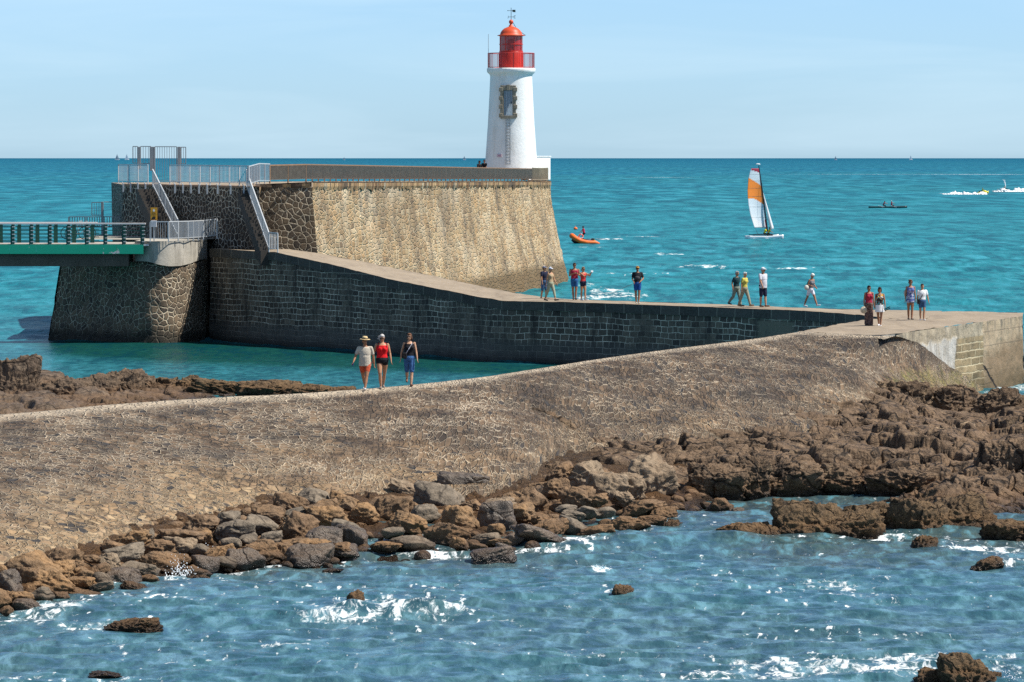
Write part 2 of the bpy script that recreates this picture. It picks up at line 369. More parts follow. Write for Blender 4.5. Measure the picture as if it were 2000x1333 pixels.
def mat_concrete(name, a, b, sc_=1.0, stainc=(.08,.07,.055), st=.6, joints=None, kind='UV', bump=.02):
    m = NT(name); raw = m.uv(kind=kind); n1 = m.noise(raw, .9*sc_, 6.0, .65); n2 = m.noise(raw, 9*sc_, 5.0, .7)
    c = m.mix(m.rng(n1, .3, .7), a, b); c = m.mix(m.rng(n2, .4, .75, 0, .45), c, tuple(x*.45 for x in a))
    s = m.noise(m.uv(1.6, .22, 1, kind=kind, loc=(4, 4, 0)), 1.5*sc_, 6.0, .65)
    c = m.mix(m.rng(s, .5, .72, 0, st), c, stainc)
    return m.fin(c, .85, [(n2, .8, bump), (m.noise(raw, 60.0, 2.0), .3, .005)], .25)
M_conc = mat_concrete('weathered_concrete', (.36,.33,.27), (.5,.46,.39), 1.0, (.10,.085,.065), .6)
M_deck = mat_concrete('walkway_concrete', (.36,.29,.21), (.27,.215,.155), .5, (.13,.10,.075), .5, kind='Object')
def mat_cope():
    m = NT('orange_stained_coping'); raw = m.uv()
    br = m.n('TexBrick', Vector=m.warp(raw, 2.0, .05), Color1=(0.0,0.0,0.0,1), Color2=(1.0,1.0,1.0,1), Scale=1.0, Mortar_Size=.03, Brick_Width=.55, Row_Height=2.0)
    h = m.n('SeparateColor'); m.set(h, 0, br.outputs['Color'])
    c = m.ramp(h.outputs[0], [(0, (.42,.27,.13)), (.35, (.2,.11,.055)), (.6, (.50,.33,.17)), (.8, (.11,.075,.05)), (1, (.46,.38,.26))])
    c = m.mix(br.outputs['Fac'], c, (.05,.035,.025)); s = m.noise(m.uv(1, .3, 1), 4.0, 5.0, .6)
    c = m.mix(m.rng(s, .5, .75, 0, .7), c, (.07,.05,.035))
    return m.fin(c, .85, [(m.math('SUBTRACT', m.noise(raw, 8.0), br.outputs['Fac']), 1.0, .05)], .2)
M_cope = mat_cope()
def mat_rock(name, cols, sc_=1.0, cracks=.5, orange=0.0, lowz=None, bump=.06, rough=.8, spec=.3, strat=None, kind='Object', salt=0.0):
    m = NT(name); raw = m.uv(kind=kind)
    oi = m.n('ObjectInfo'); off = m.n('VectorMath', {'operation': 'ADD'}); m.set(off, 0, raw); sc2 = m.n('VectorMath', {'operation': 'SCALE'})
    cv = m.n('CombineXYZ', X=oi.outputs['Random'], Y=oi.outputs['Random']); m.set(sc2, 0, cv.outputs[0]); sc2.inputs['Scale'].default_value = 37.0; m.set(off, 1, sc2.outputs[0]); v = off.outputs[0]
    n1 = m.noise(v, .9*sc_, 5.0, .6, .4); n2 = m.noise(v, 4.5*sc_, 6.0, .68, .3); n3 = m.noise(v, 22*sc_, 4.0, .65)
    c = m.ramp(n1, [(.25+.5*i/(len(cols)-1), q) for i, q in enumerate(cols)])
    c = m.mix(m.rng(n2, .45, .70, 0, .6), c, m.mix(.6, c, (0.0, 0.0, 0.0)))
    c = m.mix(m.rng(n3, .5, .75, 0, .22), c, m.mix(.6, c, (.62,.52,.4)))
    wv = m.warp(v, 1.5*sc_, .8/sc_); e = m.vor(wv, .9*sc_, 'DISTANCE_TO_EDGE').outputs['Distance']; e2 = m.vor(wv, 3.1*sc_, 'DISTANCE_TO_EDGE').outputs['Distance']
    crack = m.rng(e, 0, .05, 1, 0); crack2 = m.rng(e2, 0, .06, .6, 0)
    c = m.mix(m.math('MULTIPLY', m.math('MAXIMUM', crack, crack2), cracks), c, (.012,.009,.007))
    pos = m.geoz()
    if lowz is not None:
        zz = m.math('ADD', pos[2], m.math('MULTIPLY', m.math('SUBTRACT', n2, .5), .5))
        c = m.mix(m.rng(zz, lowz, lowz+.45, orange, 0), c, m.mix(n2, (.23,.105,.028), (.13,.062,.022)))
        c = m.mix(m.rng(zz, .08, .34, .85, 0), c, (.022,.016,.011))
        rg = m.rng(zz, .0, .35, .28, rough)
    else: rg = rough
    if salt: c = m.mix(m.rng(m.noise(v, 2.2, 6.0, .75), .62, .72, 0, salt), c, (.40,.33,.25))
    hh = m.math('ADD', n2, m.math('MULTIPLY', n3, .25)); hh = m.math('SUBTRACT', hh, m.math('MULTIPLY', crack, .8*cracks)); hh = m.math('SUBTRACT', hh, m.math('MULTIPLY', crack2, .3*cracks))
    if strat is not None:
        sv = m.uv(.5, .5, strat, kind=kind); hh = m.math('ADD', hh, m.math('MULTIPLY', m.noise(m.warp(sv, .4, .7), 1.6, 4.0, .6), .9))
    return m.fin(c, rg, [(hh, 1.0, bump), (n3, .6, .02)], spec)
M_shelf = mat_rock('brown_bedrock', [(.06,.038,.024),(.21,.135,.078),(.12,.076,.044),(.42,.29,.17)], .9, .95, .55, lowz=.12, bump=.10, strat=3.5, salt=.4)
M_islrock = mat_rock('weedy_brown_rock', [(.10,.065,.034),(.20,.125,.062),(.14,.09,.048),(.23,.15,.08)], 1.5, .8, .6, lowz=.12, bump=.09, rough=.85)
M_backrock = mat_rock('brown_shore_rock', [(.075,.05,.032),(.165,.11,.067),(.11,.075,.05),(.23,.17,.115)], .9, .7, .5, lowz=.15, bump=.07, strat=3.0)
BR = {
 'o': mat_rock('orange_brown_boulder', [(.20,.115,.052),(.35,.205,.095),(.26,.165,.09),(.42,.28,.155)], 1.1, .35, .6, lowz=.1, bump=.07),
 'g': mat_rock('grey_boulder', [(.13,.10,.072),(.24,.19,.135),(.17,.137,.10),(.31,.24,.17)], 1.0, .55, .3, lowz=.05, bump=.05),
 'b': mat_rock('brown_boulder', [(.13,.078,.042),(.28,.17,.088),(.19,.118,.066),(.36,.24,.14)], 1.1, .4, .6, lowz=.1, bump=.07),
 'k': mat_rock('dark_wet_boulder', [(.075,.053,.036),(.14,.10,.067),(.10,.075,.054),(.20,.14,.085)], 1.1, .5, .25, lowz=.1, bump=.06, rough=.45, spec=.5),
 't': mat_rock('tan_boulder', [(.19,.135,.085),(.33,.245,.16),(.27,.19,.12),(.40,.31,.215)], 1.1, .35, .4, lowz=.05, bump=.06),
}
M_rubble = mat_rock('shore_rubble', [(.05,.032,.018),(.15,.085,.038),(.09,.058,.033),(.2,.13,.07)], 2.6, .9, .7, lowz=.4, bump=.12)
M_white = paint('white_render', (.88,.88,.86), .6, var=.03)
M_galv = paint('galvanised_steel', (.50,.52,.53), .42, .0, var=.1)
M_galv2 = paint('dull_galvanised_steel', (.3,.31,.31), .5, .3, var=.1)
M_brownrail = paint('brown_slats', (.36,.31,.245), .7, var=.25)
M_orail = paint('rusty_rail', (.33,.18,.09), .6, var=.2)
# ================================================================== masonry
def LP(u, v, A, B):
    "point where the view ray through (u,v) meets the vertical plane through A,B"
    x, y, k = ray(u, v); ax, ay = A[0], A[1]; dx, dy = B[0]-A[0], B[1]-A[1]
    t = (ax*dy-ay*dx)/(x*dy-y*dx)
    return Vector((x*t, y*t, EYE+k*t))
def wall(name, top, bot, mat, parent, du=.22, dv=.2, rough=.035, curve=1.0, seed=1, uoff=0.0, uvv='h'):
    top = [tuple(p) for p in top]; bot = [tuple(p) for p in bot]
    L = sum((Vector(top[i+1])-Vector(top[i])).length for i in range(len(top)-1)); H = max(abs(a[2]-b[2]) for a, b in zip(top, bot))
    n = max(3, int(L/du)); m = max(3, int(H/dv)+1)
    ta = np.array(top); ba = np.array(bot); seg = np.r_[0, np.cumsum(np.linalg.norm(np.diff(ta, axis=0), axis=1))]
    tt = np.linspace(0, seg[-1], n)
    T = np.stack([np.interp(tt, seg, ta[:, k]) for k in range(3)], 1); B = np.stack([np.interp(tt, seg, ba[:, k]) for k in range(3)], 1)
    s = np.linspace(0, 1, m)[:, None, None]
    P = np.empty((m, n, 3)); k = 1-(1-s)**curve
    P[..., :2] = B[None, :, :2]*(1-s)**curve+T[None, :, :2]*k
    P[..., 2] = (B[None, :, 2:]*(1-s)+T[None, :, 2:]*s)[..., 0]
    d = np.gradient(T[:, :2], axis=0); nrm = np.stack([d[:, 1], -d[:, 0]], 1); nrm /= np.linalg.norm(nrm, axis=1)[:, None]+1e-9
    nz = (fbm(P3(P[..., 0]*2.2, P[..., 1]*2.2, P[..., 2]*2.2), 4, seed)*rough).reshape(m, n)
    P[..., :2] += nrm[None]*nz[..., None]
    uv = np.stack([np.broadcast_to(tt+uoff, (m, n)), P[..., 2]], -1)
    return grid_mesh(name, P, mat, parent, uv)
def surf(name, near, far, mat, parent, n=160, m=20, rough=.02, seed=3):
    a, _ = resample(near, n); b, _ = resample(far, n)
    s = np.linspace(0, 1, m)[:, None, None]; P = a[None]*(1-s)+b[None]*s
    P[..., 2] += (fbm(P3(P[..., 0]*.8, P[..., 1]*.8), 4, seed)*rough).reshape(m, n)
    return grid_mesh(name, P, mat, parent, P[..., :2].copy())
# ---- upper bastion
bast = thing('stone_bastion', 'high battered rubble stone bastion carrying the lighthouse, dark inner side and sunlit golden seaward side', 'bastion')
def q(u, Y, v): return PY(u, v, Y)
A = q(241, 247, 361); B = q(420, 238, 364); C1 = q(505, 234.3, 366); C2 = q(504, 243.9, 365); D = q(609, 243.75, 366)
A0 = Vector((XU(236, 246.6), 246.6, 3.6)); B0 = Vector((B.x-.05, B.y-.5, 3.0)); C10 = Vector((C1.x+.35, C1.y-.75, 3.0)); 
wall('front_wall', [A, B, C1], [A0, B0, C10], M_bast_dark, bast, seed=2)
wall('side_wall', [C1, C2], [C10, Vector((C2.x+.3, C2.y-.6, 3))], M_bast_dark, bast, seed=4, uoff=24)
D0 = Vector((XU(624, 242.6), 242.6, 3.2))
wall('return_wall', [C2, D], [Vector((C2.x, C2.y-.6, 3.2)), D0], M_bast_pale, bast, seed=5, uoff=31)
E_ = q(1047, 338, 362); Fp = q(1062, 344.5, 362); G = q(1075, 350, 361); Hh = Vector((1.2, 356, 8.1)); I_ = Vector((-8, 358, 8.1)); J = Vector((-24.6, 262, 8.5)); 
def off(p, dx, dy, z=-.8): return Vector((p[0]+dx, p[1]+dy, z))
topl = [D]; botl = [off(D, .75, -.8)]
for k in range(1, 7):
    t = k/6; p = D.lerp(E_, t); topl.append(p); botl.append(off(p, .75+1.25*t, -.6-.1*t))
topl += [Fp, G, Hh, I_]; botl += [off(Fp, 2.0, .2), off(G, 1.75, 1.8), off(Hh, .8, 2.6), off(I_, -1, 2.5)]
def mat_gold():
    m = M_bast_gold; return m
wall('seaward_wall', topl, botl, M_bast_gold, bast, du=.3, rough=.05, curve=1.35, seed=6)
wall('back_wall', [I_, J, A], [off(I_, -1.5, 1), off(J, 0.2, 0), off(A0, 0, 0, 3)], M_bast_dark, bast, du=.6, dv=.5, seed=7)
MB().add([(p.x, p.y, p.z-.02) for p in (A, B, C1, C2, D, E_, Fp, G, Hh, I_, J)], [tuple(range(11))]).build('platform_deck', M_deck, bast)
# coping: a rusty, streaked edge course along the top
def coping(path, w, h, mat, parent, name='coping', over=.12, up=.0, seed=9, inset=.5):
    pts, t = resample([tuple(p) for p in path], max(8, int(sum((Vector(path[i+1])-Vector(path[i])).length for i in range(len(path)-1))/.18)))
    d = np.gradient(pts[:, :2], axis=0); nr = np.stack([d[:, 1], -d[:, 0]], 1); nr /= np.linalg.norm(nr, axis=1)[:, None]
    rag = fbm(np.stack([t*1.6, t*0, t*0], 1), 3, seed)
    prof = [(over*.4, -h), (over, -h*.75), (over, up), (over-.03, up+.02), (-w, up+.02)]
    P = np.zeros((len(prof), len(pts), 3)); uv = np.zeros((len(prof), len(pts), 2)); vv = 0
    for i, (o, z) in enumerate(prof):
        o2 = o+(rag*.05 if i < 3 else 0); zz = z-(np.abs(rag)*h*.5 if i == 0 else 0)
        P[i, :, 0] = pts[:, 0]+nr[:, 0]*o2; P[i, :, 1] = pts[:, 1]+nr[:, 1]*o2; P[i, :, 2] = pts[:, 2]+zz
        uv[i, :, 0] = t; uv[i, :, 1] = z+o*.3
    return grid_mesh(name, P, mat, parent, uv, smooth=False)
up = Vector((0, 0, .27))
coping([p+Vector((0, 0, .30)) for p in topl[:7]]+[Fp+up, G+up, Hh+up], .6, .36, M_cope, bast, over=.1)
coping([C1+Vector((0,0,.02)), C2+Vector((0,0,.12)), D+Vector((0, 0, .28))], .6, .25, M_cope, bast, over=.06, seed=3)
coping([A+Vector((0,0,.04)), B+Vector((0,0,.04)), C1+Vector((0,0,.04))], .6, .1, paint('pinkish_edge', (.3,.2,.14), .9, var=.3), bast, over=.05, seed=5)
# ---- lower abutment carrying the bridge
abut = thing('stone_abutment', 'low rubble stone abutment standing in the water under the end of the green footbridge', 'abutment')
fp = [(90, 236.3), (150, 234.4), (215, 232.3), (262, 230.9), (290, 230.4), (312, 230.35), (335, 230.7), (358, 231.6), (380, 232.9), (398, 234.5), (414, 236.6)]
ab_top = []; ab_bot = []
for u, Y in fp:
    ab_bot.append(Vector((XU(u, Y), Y, -.8)))
    t = max(0, min(1, (u-90)/200)); ut = 119+(287-119)*t if u < 290 else 287+(u-288)*.93; Yt = Y+.9-(.35 if u > 288 else 0)
    ab_top.append(Vector((XU(ut, Yt), Yt, 4.35 if u < 280 else 4.75)))
def soft(L):
    a, _ = resample([tuple(p) for p in L], 70); o = a.copy(); ker = np.hanning(23); ker /= ker.sum()
    for k in range(2): e = np.r_[2*a[0, k]-a[11:0:-1, k], a[:, k], 2*a[-1, k]-a[-2:-13:-1, k]]; o[:, k] = np.convolve(e, ker, 'valid')
    return [Vector(v) for v in o]
st_, sb_ = soft(ab_top), soft(ab_bot)
for v in st_: v.z = 4.75 if v.x > XU(280, 231) else 4.35
wall('rubble_drum', st_, sb_, M_bast_pale, abut, seed=12, rough=.07, curve=1.25)
wall('outer_side', [Vector((ab_top[0].x, 252, 4.35)), ab_top[0]], [Vector((ab_bot[0].x, 253, -.8)), ab_bot[0]], M_bast_dark, abut, seed=13, uoff=40)
MB().add([(p.x, p.y, p.z) for p in ab_top[:4]]+[(ab_top[3].x, 252, 4.35), (ab_top[0].x, 252, 4.35)], [(0,1,2,3,4,5)]).build('lower_ledge', M_conc, abut)
capo = [Vector((p.x, p.y, 0)) for p in ab_top[3:]]
cb = [Vector((p.x+(.03), p.y-.13, 4.30-.28*math.sin(min(1, max(0, i-1)/5)*PI)+.1)) for i, p in enumerate(capo)]; ct = [Vector((b.x, b.y, 5.5)) for b in cb]
wall('concrete_cap', ct, cb, M_conc, abut, dv=.1, rough=.015, seed=15)
wall('cap_end', [Vector((ct[0].x, 252, 5.5)), ct[0]], [Vector((cb[0].x, 252, 4.3)), cb[0]], M_conc, abut, seed=16, rough=.01)
MB().add([(p.x, p.y, 5.5) for p in ct]+[(ct[-1].x+2, 240, 5.5), (B.x+1, 240, 5.5), (-20.9, 247.5, 5.5), (-24.2, 250, 5.5), (-24.2, 236, 5.5), (ct[0].x, 236, 5.5)], [tuple(range(len(ct)+6))]).build('landing', M_conc, abut)
# bridge bearing shelf behind the girder
MB().box((-21.4, 236.2, 4.8), (3.4, 3.6, 1.1)).build('bearing_block', M_conc, abut)
# ---- jetty
jet = thing('stone_jetty', 'long dark coursed stone jetty with a sloping concrete walkway running out below the bastion', 'jetty')
JA = Vector((XU(412, 235.2), 235.2, 0)); p985 = PZ(985, 588, 3.0)
N = [Vector((JA.x, JA.y, 5.0)), LP(540, 493, JA, p985), LP(650, 517, JA, p985), LP(760, 545, JA, p985), LP(870, 567, JA, p985), LP(940, 581, JA, p985), p985, PZ(1100, 590.5, 3), PZ(1190, 593, 3.0), PZ(1400, 600.5, 3), PZ(1560, 607, 3), PZ(1640, 612, 3), PZ(1735, 621, 3), PZ(1800, 628, 3)]
FARJ = [Vector((C10.x-.2, C10.y+.3, 5.0)), Vector((XU(560, 241.5), 241.5, 4.85)), Vector((XU(622, 242.8), 242.8, 4.6)), PZ(740, 518, 4.1), PZ(840, 538, 3.65), PZ(950, 562, 3.25), PZ(1062, 583, 3.0), PZ(1180, 587, 3), PZ(1300, 591, 3), PZ(1400, 595, 3), PZ(1500, 599, 3), PZ(1620, 603.5, 3), PZ(1760, 606.5, 3), PZ(1840, 608, 3)]
CH = .42
wtop = [p-Vector((0, 0, CH)) for p in N]; wbot = [Vector((p.x-.10, p.y-.12, -.8)) for p in N]
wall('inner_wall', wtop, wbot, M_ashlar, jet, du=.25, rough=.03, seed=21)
def mat_copeblock():
    m = NT('dark_coping_blocks'); raw = m.uv()
    br = m.n('TexBrick', Vector=m.warp(raw, 1.0, .05), Color1=(0.0,0.0,0.0,1), Color2=(1.0,1.0,1.0,1), Scale=1.0, Mortar_Size=.025, Brick_Width=1.25, Row_Height=4.0)
    h = m.n('SeparateColor'); m.set(h, 0, br.outputs['Color']); f = m.noise(raw, 6.0, 5.0, .7)
    c = m.ramp(h.outputs[0], [(0, (.04,.036,.031)), (.5, (.085,.075,.062)), (1, (.06,.055,.048))]); c = m.mix(m.rng(f, .4, .7), c, m.mix(.6, c, (.12,.115,.1)))
    c = m.mix(br.outputs['Fac'], c, (.26,.23,.18))
    return m.fin(c, .8, [(m.math('SUBTRACT', f, br.outputs['Fac']), 1, .04)], .25)
M_cblk = mat_copeblock()
wall('coping_course', [p+Vector((-.05, -.06, 0)) for p in N], [p+Vector((-.05, -.06, -CH-.02)) for p in N], M_cblk, jet, du=.2, dv=.1, rough=.03, seed=22)
surf('walkway', [p+Vector((-.05, -.06, 0)) for p in N], FARJ, M_deck, jet, n=400, m=24, rough=.02)
wall('outer_wall', FARJ, [Vector((p.x+.3, p.y+.4, -.8)) for p in FARJ], M_bast_dark, jet, du=.5, dv=.4, seed=23)
# ---- quay head at the right
quay = thing('concrete_quay', 'wide pale concrete quay head joining both breakwaters, patched wall on right', 'quay')
q0 = PZ(1748, 653, 3.0); q1 = PZ(1997, 618, 3.0); q2 = Vector((q1.x+.6, q1.y+7, 3.0)); 
fr = [PZ(1500, 668, 2.93), PZ(1563, 650.5, 3.0), PZ(1620, 652, 3.0), PZ(1690, 657, 2.99), PZ(1748, 657, 2.98)]
MBq = MB()
deck_near = [PZ(1568, 649, 3.004), PZ(1620, 651, 3.004), PZ(1690, 655, 3.0), q0, PZ(1800, 645, 3.0), PZ(1860, 636.5, 3), PZ(1920, 628.5, 3), q1]
deck_far = [PZ(1572, 645, 3.004), PZ(1640, 633, 3.004), PZ(1700, 624, 3.004), PZ(1735, 619, 3.004), PZ(1790, 611, 3.004), PZ(1850, 608.5, 3), PZ(1920, 609.5, 3), PZ(1999, 611, 3)]
surf('deck', deck_near, deck_far, M_deck, quay, n=260, m=60, rough=.025, seed=31)
def mat_quaywall():
    m = NT('patched_quay_wall'); raw = m.uv(); sx = m.n('SeparateXYZ'); m.set(sx, 0, raw); u, v = sx.outputs[0], sx.outputs[1]
    n1 = m.noise(raw, 1.1, 6.0, .65); n2 = m.noise(raw, 7.0, 5.0, .7); jit = m.math('MULTIPLY', m.math('SUBTRACT', n1, .5), 2.4)
    base = m.mix(m.rng(n1, .3, .7), (.30,.25,.17), (.43,.37,.27)); base = m.mix(m.rng(n2, .45, .75, 0, .5), base, (.12,.10,.07))
    # pale render patch
    uj = m.math('ADD', u, jit); vj = m.math('ADD', v, m.math('MULTIPLY', jit, .35))
    inm = m.math('MULTIPLY', m.rng(uj, 2.9, 3.5), m.rng(uj, 9.0, 8.7)); inm = m.math('MULTIPLY', inm, m.rng(vj, 2.5, 2.35)); inm = m.math('MULTIPLY', inm, m.rng(vj, .75, .9))
    c = m.mix(m.math('MULTIPLY', inm, .9), base, m.mix(m.rng(m.noise(m.uv(2, .3, 1), 2.0, 5.0), .45, .7), (.50,.49,.45), (.28,.25,.2)))
    # coursed stone zone
    br = m.n('TexBrick', Vector=m.warp(raw, 1.5, .12), Color1=(.17,.13,.07,1), Color2=(.30,.23,.13,1), Mortar=(.50,.42,.27,1), Scale=1.0, Mortar_Size=.035, Mortar_Smooth=.3, Brick_Width=1.5, Row_Height=.31)
    ins = m.math('MULTIPLY', m.rng(m.math('ADD', u, m.math('MULTIPLY', jit, .3)), 8.7, 8.85), m.rng(u, 13.4, 13.3)); ins = m.math('MULTIPLY', ins, m.rng(v, 2.45, 2.4))
    low = m.math('MULTIPLY', m.rng(vj, 1.0, .9), m.rng(u, 14.9, 14.6)); ins = m.math('MAXIMUM', ins, low)
    c = m.mix(ins, c, br.outputs['Color'])
    right = m.rng(u, 13.3, 13.4); c = m.mix(right, c, m.mix(m.rng(n1, .3, .7), (.33,.25,.16), (.42,.33,.22)))
    wet = m.math('MULTIPLY', m.rng(m.math('ADD', m.math('ADD', v, m.math('MULTIPLY', u, -.10)), m.math('MULTIPLY', jit, .35)), .55, -.1), m.rng(u, 12, 14.5)); c = m.mix(m.math('MULTIPLY', wet, .7), c, (.15,.095,.05))
    c = m.mix(m.rng(m.math('ADD', v, m.math('MULTIPLY', jit, .3)), 1.0, .2, 0, .75), c, (.09,.065,.032))
    stt = m.noise(m.uv(1.8, .35, 1, loc=(3, 3, 0)), 1.3, 5.0, .65); top = m.rng(v, 1.6, 2.9)
    c = m.mix(m.math('MULTIPLY', m.rng(stt, .46, .66), m.math('MULTIPLY', top, .75)), c, (.11,.10,.085))
    # pour joints
    for jz in (1.95, 2.55):
        ln = m.rng(m.math('ABSOLUTE', m.math('SUBTRACT', v, jz)), .0, .03, .7, 0); c = m.mix(m.math('MULTIPLY', ln, right), c, (.1,.08,.06))
    # the crack
    ck = m.math('ABSOLUTE', m.math('SUBTRACT', m.math('ADD', u, m.math('MULTIPLY', m.math('SUBTRACT', n2, .5), .5)), m.math('ADD', 13.4, m.math('MULTIPLY', m.math('SUBTRACT', 1.1, v), 1.9))))
    ck = m.math('MULTIPLY', m.rng(ck, .10, .2, 1, 0), m.rng(v, 1.15, 1.05)); c = m.mix(ck, c, (.015,.012,.01))
    hh = m.math('SUBTRACT', m.math('ADD', n2, inm), m.math('MULTIPLY', m.math('MULTIPLY', br.outputs['Fac'], ins), .6)); hh = m.math('SUBTRACT', hh, ck)
    return m.fin(c, .85, [(hh, 1, .05)], .25)
wall('front_edge', [p+Vector((0, 0, -.01)) for p in deck_near[:4]], [p+Vector((0, -.02, -.2)) for p in deck_near[:4]], M_conc, quay, du=.2, dv=.2, seed=35)
q0 = q0+Vector((.10, .35, 0))
wall('side_wall', [q0, q1], [Vector((q0.x+.12, q0.y-.05, -.9)), Vector((q1.x+.12, q1.y-.05, -.9))], mat_quaywall(), quay, du=.1, dv=.08, rough=.04, seed=33)
q1 = q1-Vector((0, 0, .05)); q2 = q2-Vector((0, 0, .08))
wall('end_wall', [q1, q2, Vector((q2.x-2, q2.y+.3, 2.9))], [Vector((q1.x+.12, q1.y, -.9)), Vector((q2.x+.2, q2.y, -.9)), Vector((q2.x-2, q2.y+.3, -.9))], M_conc, quay, seed=34)
# ---- near breakwater, a humped ridge paved with rough stone
ridge = thing('paved_breakwater', 'long humped breakwater paved with rough flat stones in pale mortar, sloping to the boulders', 'breakwater')
CR = [(-420,872,2.4),(-200,838,2.44),(0,811,2.5),(100,803,2.5),(200,793,2.52),(330,783,2.53),(450,776,2.55),(560,771,2.58),(680,763,2.6),(760,757,2.62),(850,748,2.65),(950,737,2.7),(1050,721,2.75),(1170,702,2.82),(1300,684,2.9),(1400,672,2.95),(1480,662,2.98),(1563,649,3.0),(1620,651,3.0),(1672,655,3.0),(1718,656.5,3.0),(1748,657,2.98)]
BS = [(-520,1230,.7),(-250,1150,.7),(0,1092,.7),(110,1068,.7),(240,1035,.7),(330,1010,.7),(430,985,.7),(540,965,.72),(660,955,.75),(740,952,.75),(830,948,.75),(940,958,.7),(1030,935,.8),(1090,880,.95),(1230,862,1.05),(1360,855,1.05),(1450,842,1.1),(1560,832,1.1),(1650,812,1.0),(1715,803,.85),(1800,789,.42),(1937,770,-.15)]
ncol, nrow = 900, 330
cr = np.array([tuple(PZ(*p)) for p in CR]); bs = np.array([tuple(PZ(*p)) for p in BS])
ci = np.linspace(0, len(CR)-1, ncol); kk = np.arange(len(CR))
def smooth_interp(x, xp, arr):
    o = np.stack([np.interp(x, xp, arr[:, k]) for k in range(3)], 1)
    ker = np.hanning(31); ker /= ker.sum(); pad = 15
    for k in range(3):
        e = np.r_[2*o[0, k]-o[pad:0:-1, k], o[:, k], 2*o[-1, k]-o[-2:-pad-2:-1, k]]; o[:, k] = np.convolve(e, ker, 'valid')
    return o
crI = smooth_interp(ci, kk, cr); bsI = smooth_interp(ci, kk, bs)
s = np.r_[-.10, -.055, -.03, -.012, np.linspace(0, 1, nrow)**1.12, 1.05, 1.1, 1.16]
S = s[:, None]; P = np.zeros((len(s), ncol, 3))
P[..., :2] = crI[None, :, :2]*(1-S[..., None])+bsI[None, :, :2]*S[..., None]
Sc = np.clip(S, 0, 1.3); dz = crI[None, :, 2]-bsI[None, :, 2]
P[..., 2] = crI[None, :, 2]-dz*(Sc**1.22)-np.clip(S-1.02, 0, 1)*9
P[..., 2] -= np.where(S < -.02, (-S-.02)*45*np.clip((1560-np.interp(ci, kk, [p[0] for p in CR]))/60, 0.02, 1)[None, :], 0)
P[..., 2] += (fbm(P3(P[..., 0]*.16, P[..., 1]*.16), 3, 5)*.10).reshape(P.shape[:2])*np.clip(Sc*6, 0, 1)
P[..., 2] += (fbm(P3(P[..., 0]*.9, P[..., 1]*.9), 3, 8)*.03).reshape(P.shape[:2])*np.clip(Sc*8+.15, 0, 1)
hx, hy = .8, .45   # stones proud of their mortar, in world metres
uvR = np.stack([P[..., 0]+.12*P[..., 1]-P[..., 2], P[..., 1]+P[..., 2]], -1)
PXc = np.interp(ci, kk, [p[0] for p in CR])[None, :]
alg = np.clip((PXc-1640)/60, 0, 1)*np.clip((Sc-.35)/.3, 0, 1)*np.ones_like(P[..., 0])
F1, F2, Aa, Bb, cx_, cy_ = cells(P[..., 0]*2.6+P[..., 1]*.5, P[..., 1]*1.3, 4)
relief = (np.clip((F2-F1)/.25, 0, 1)**.6*(.01+.02*Aa)+(Bb-.5)*cx_*.05)*(1-.9*alg)+.015
P[..., 2] += (relief-.03)*np.clip(Sc*7-.1, .15, 1)
grid_mesh('paving', P, M_paving, ridge, uvR, {'slope': np.broadcast_to(S, P.shape[:2]).copy(), 'algae': alg, 'far': np.clip((PXc-640)/420+.5*fbm(P3(P[..., 0]*.35, P[..., 1]*.35), 3, 91).reshape(P.shape[:2]), 0, 1)*(1-alg)})
RIDGE_CR, RIDGE_BS = crI, bsI
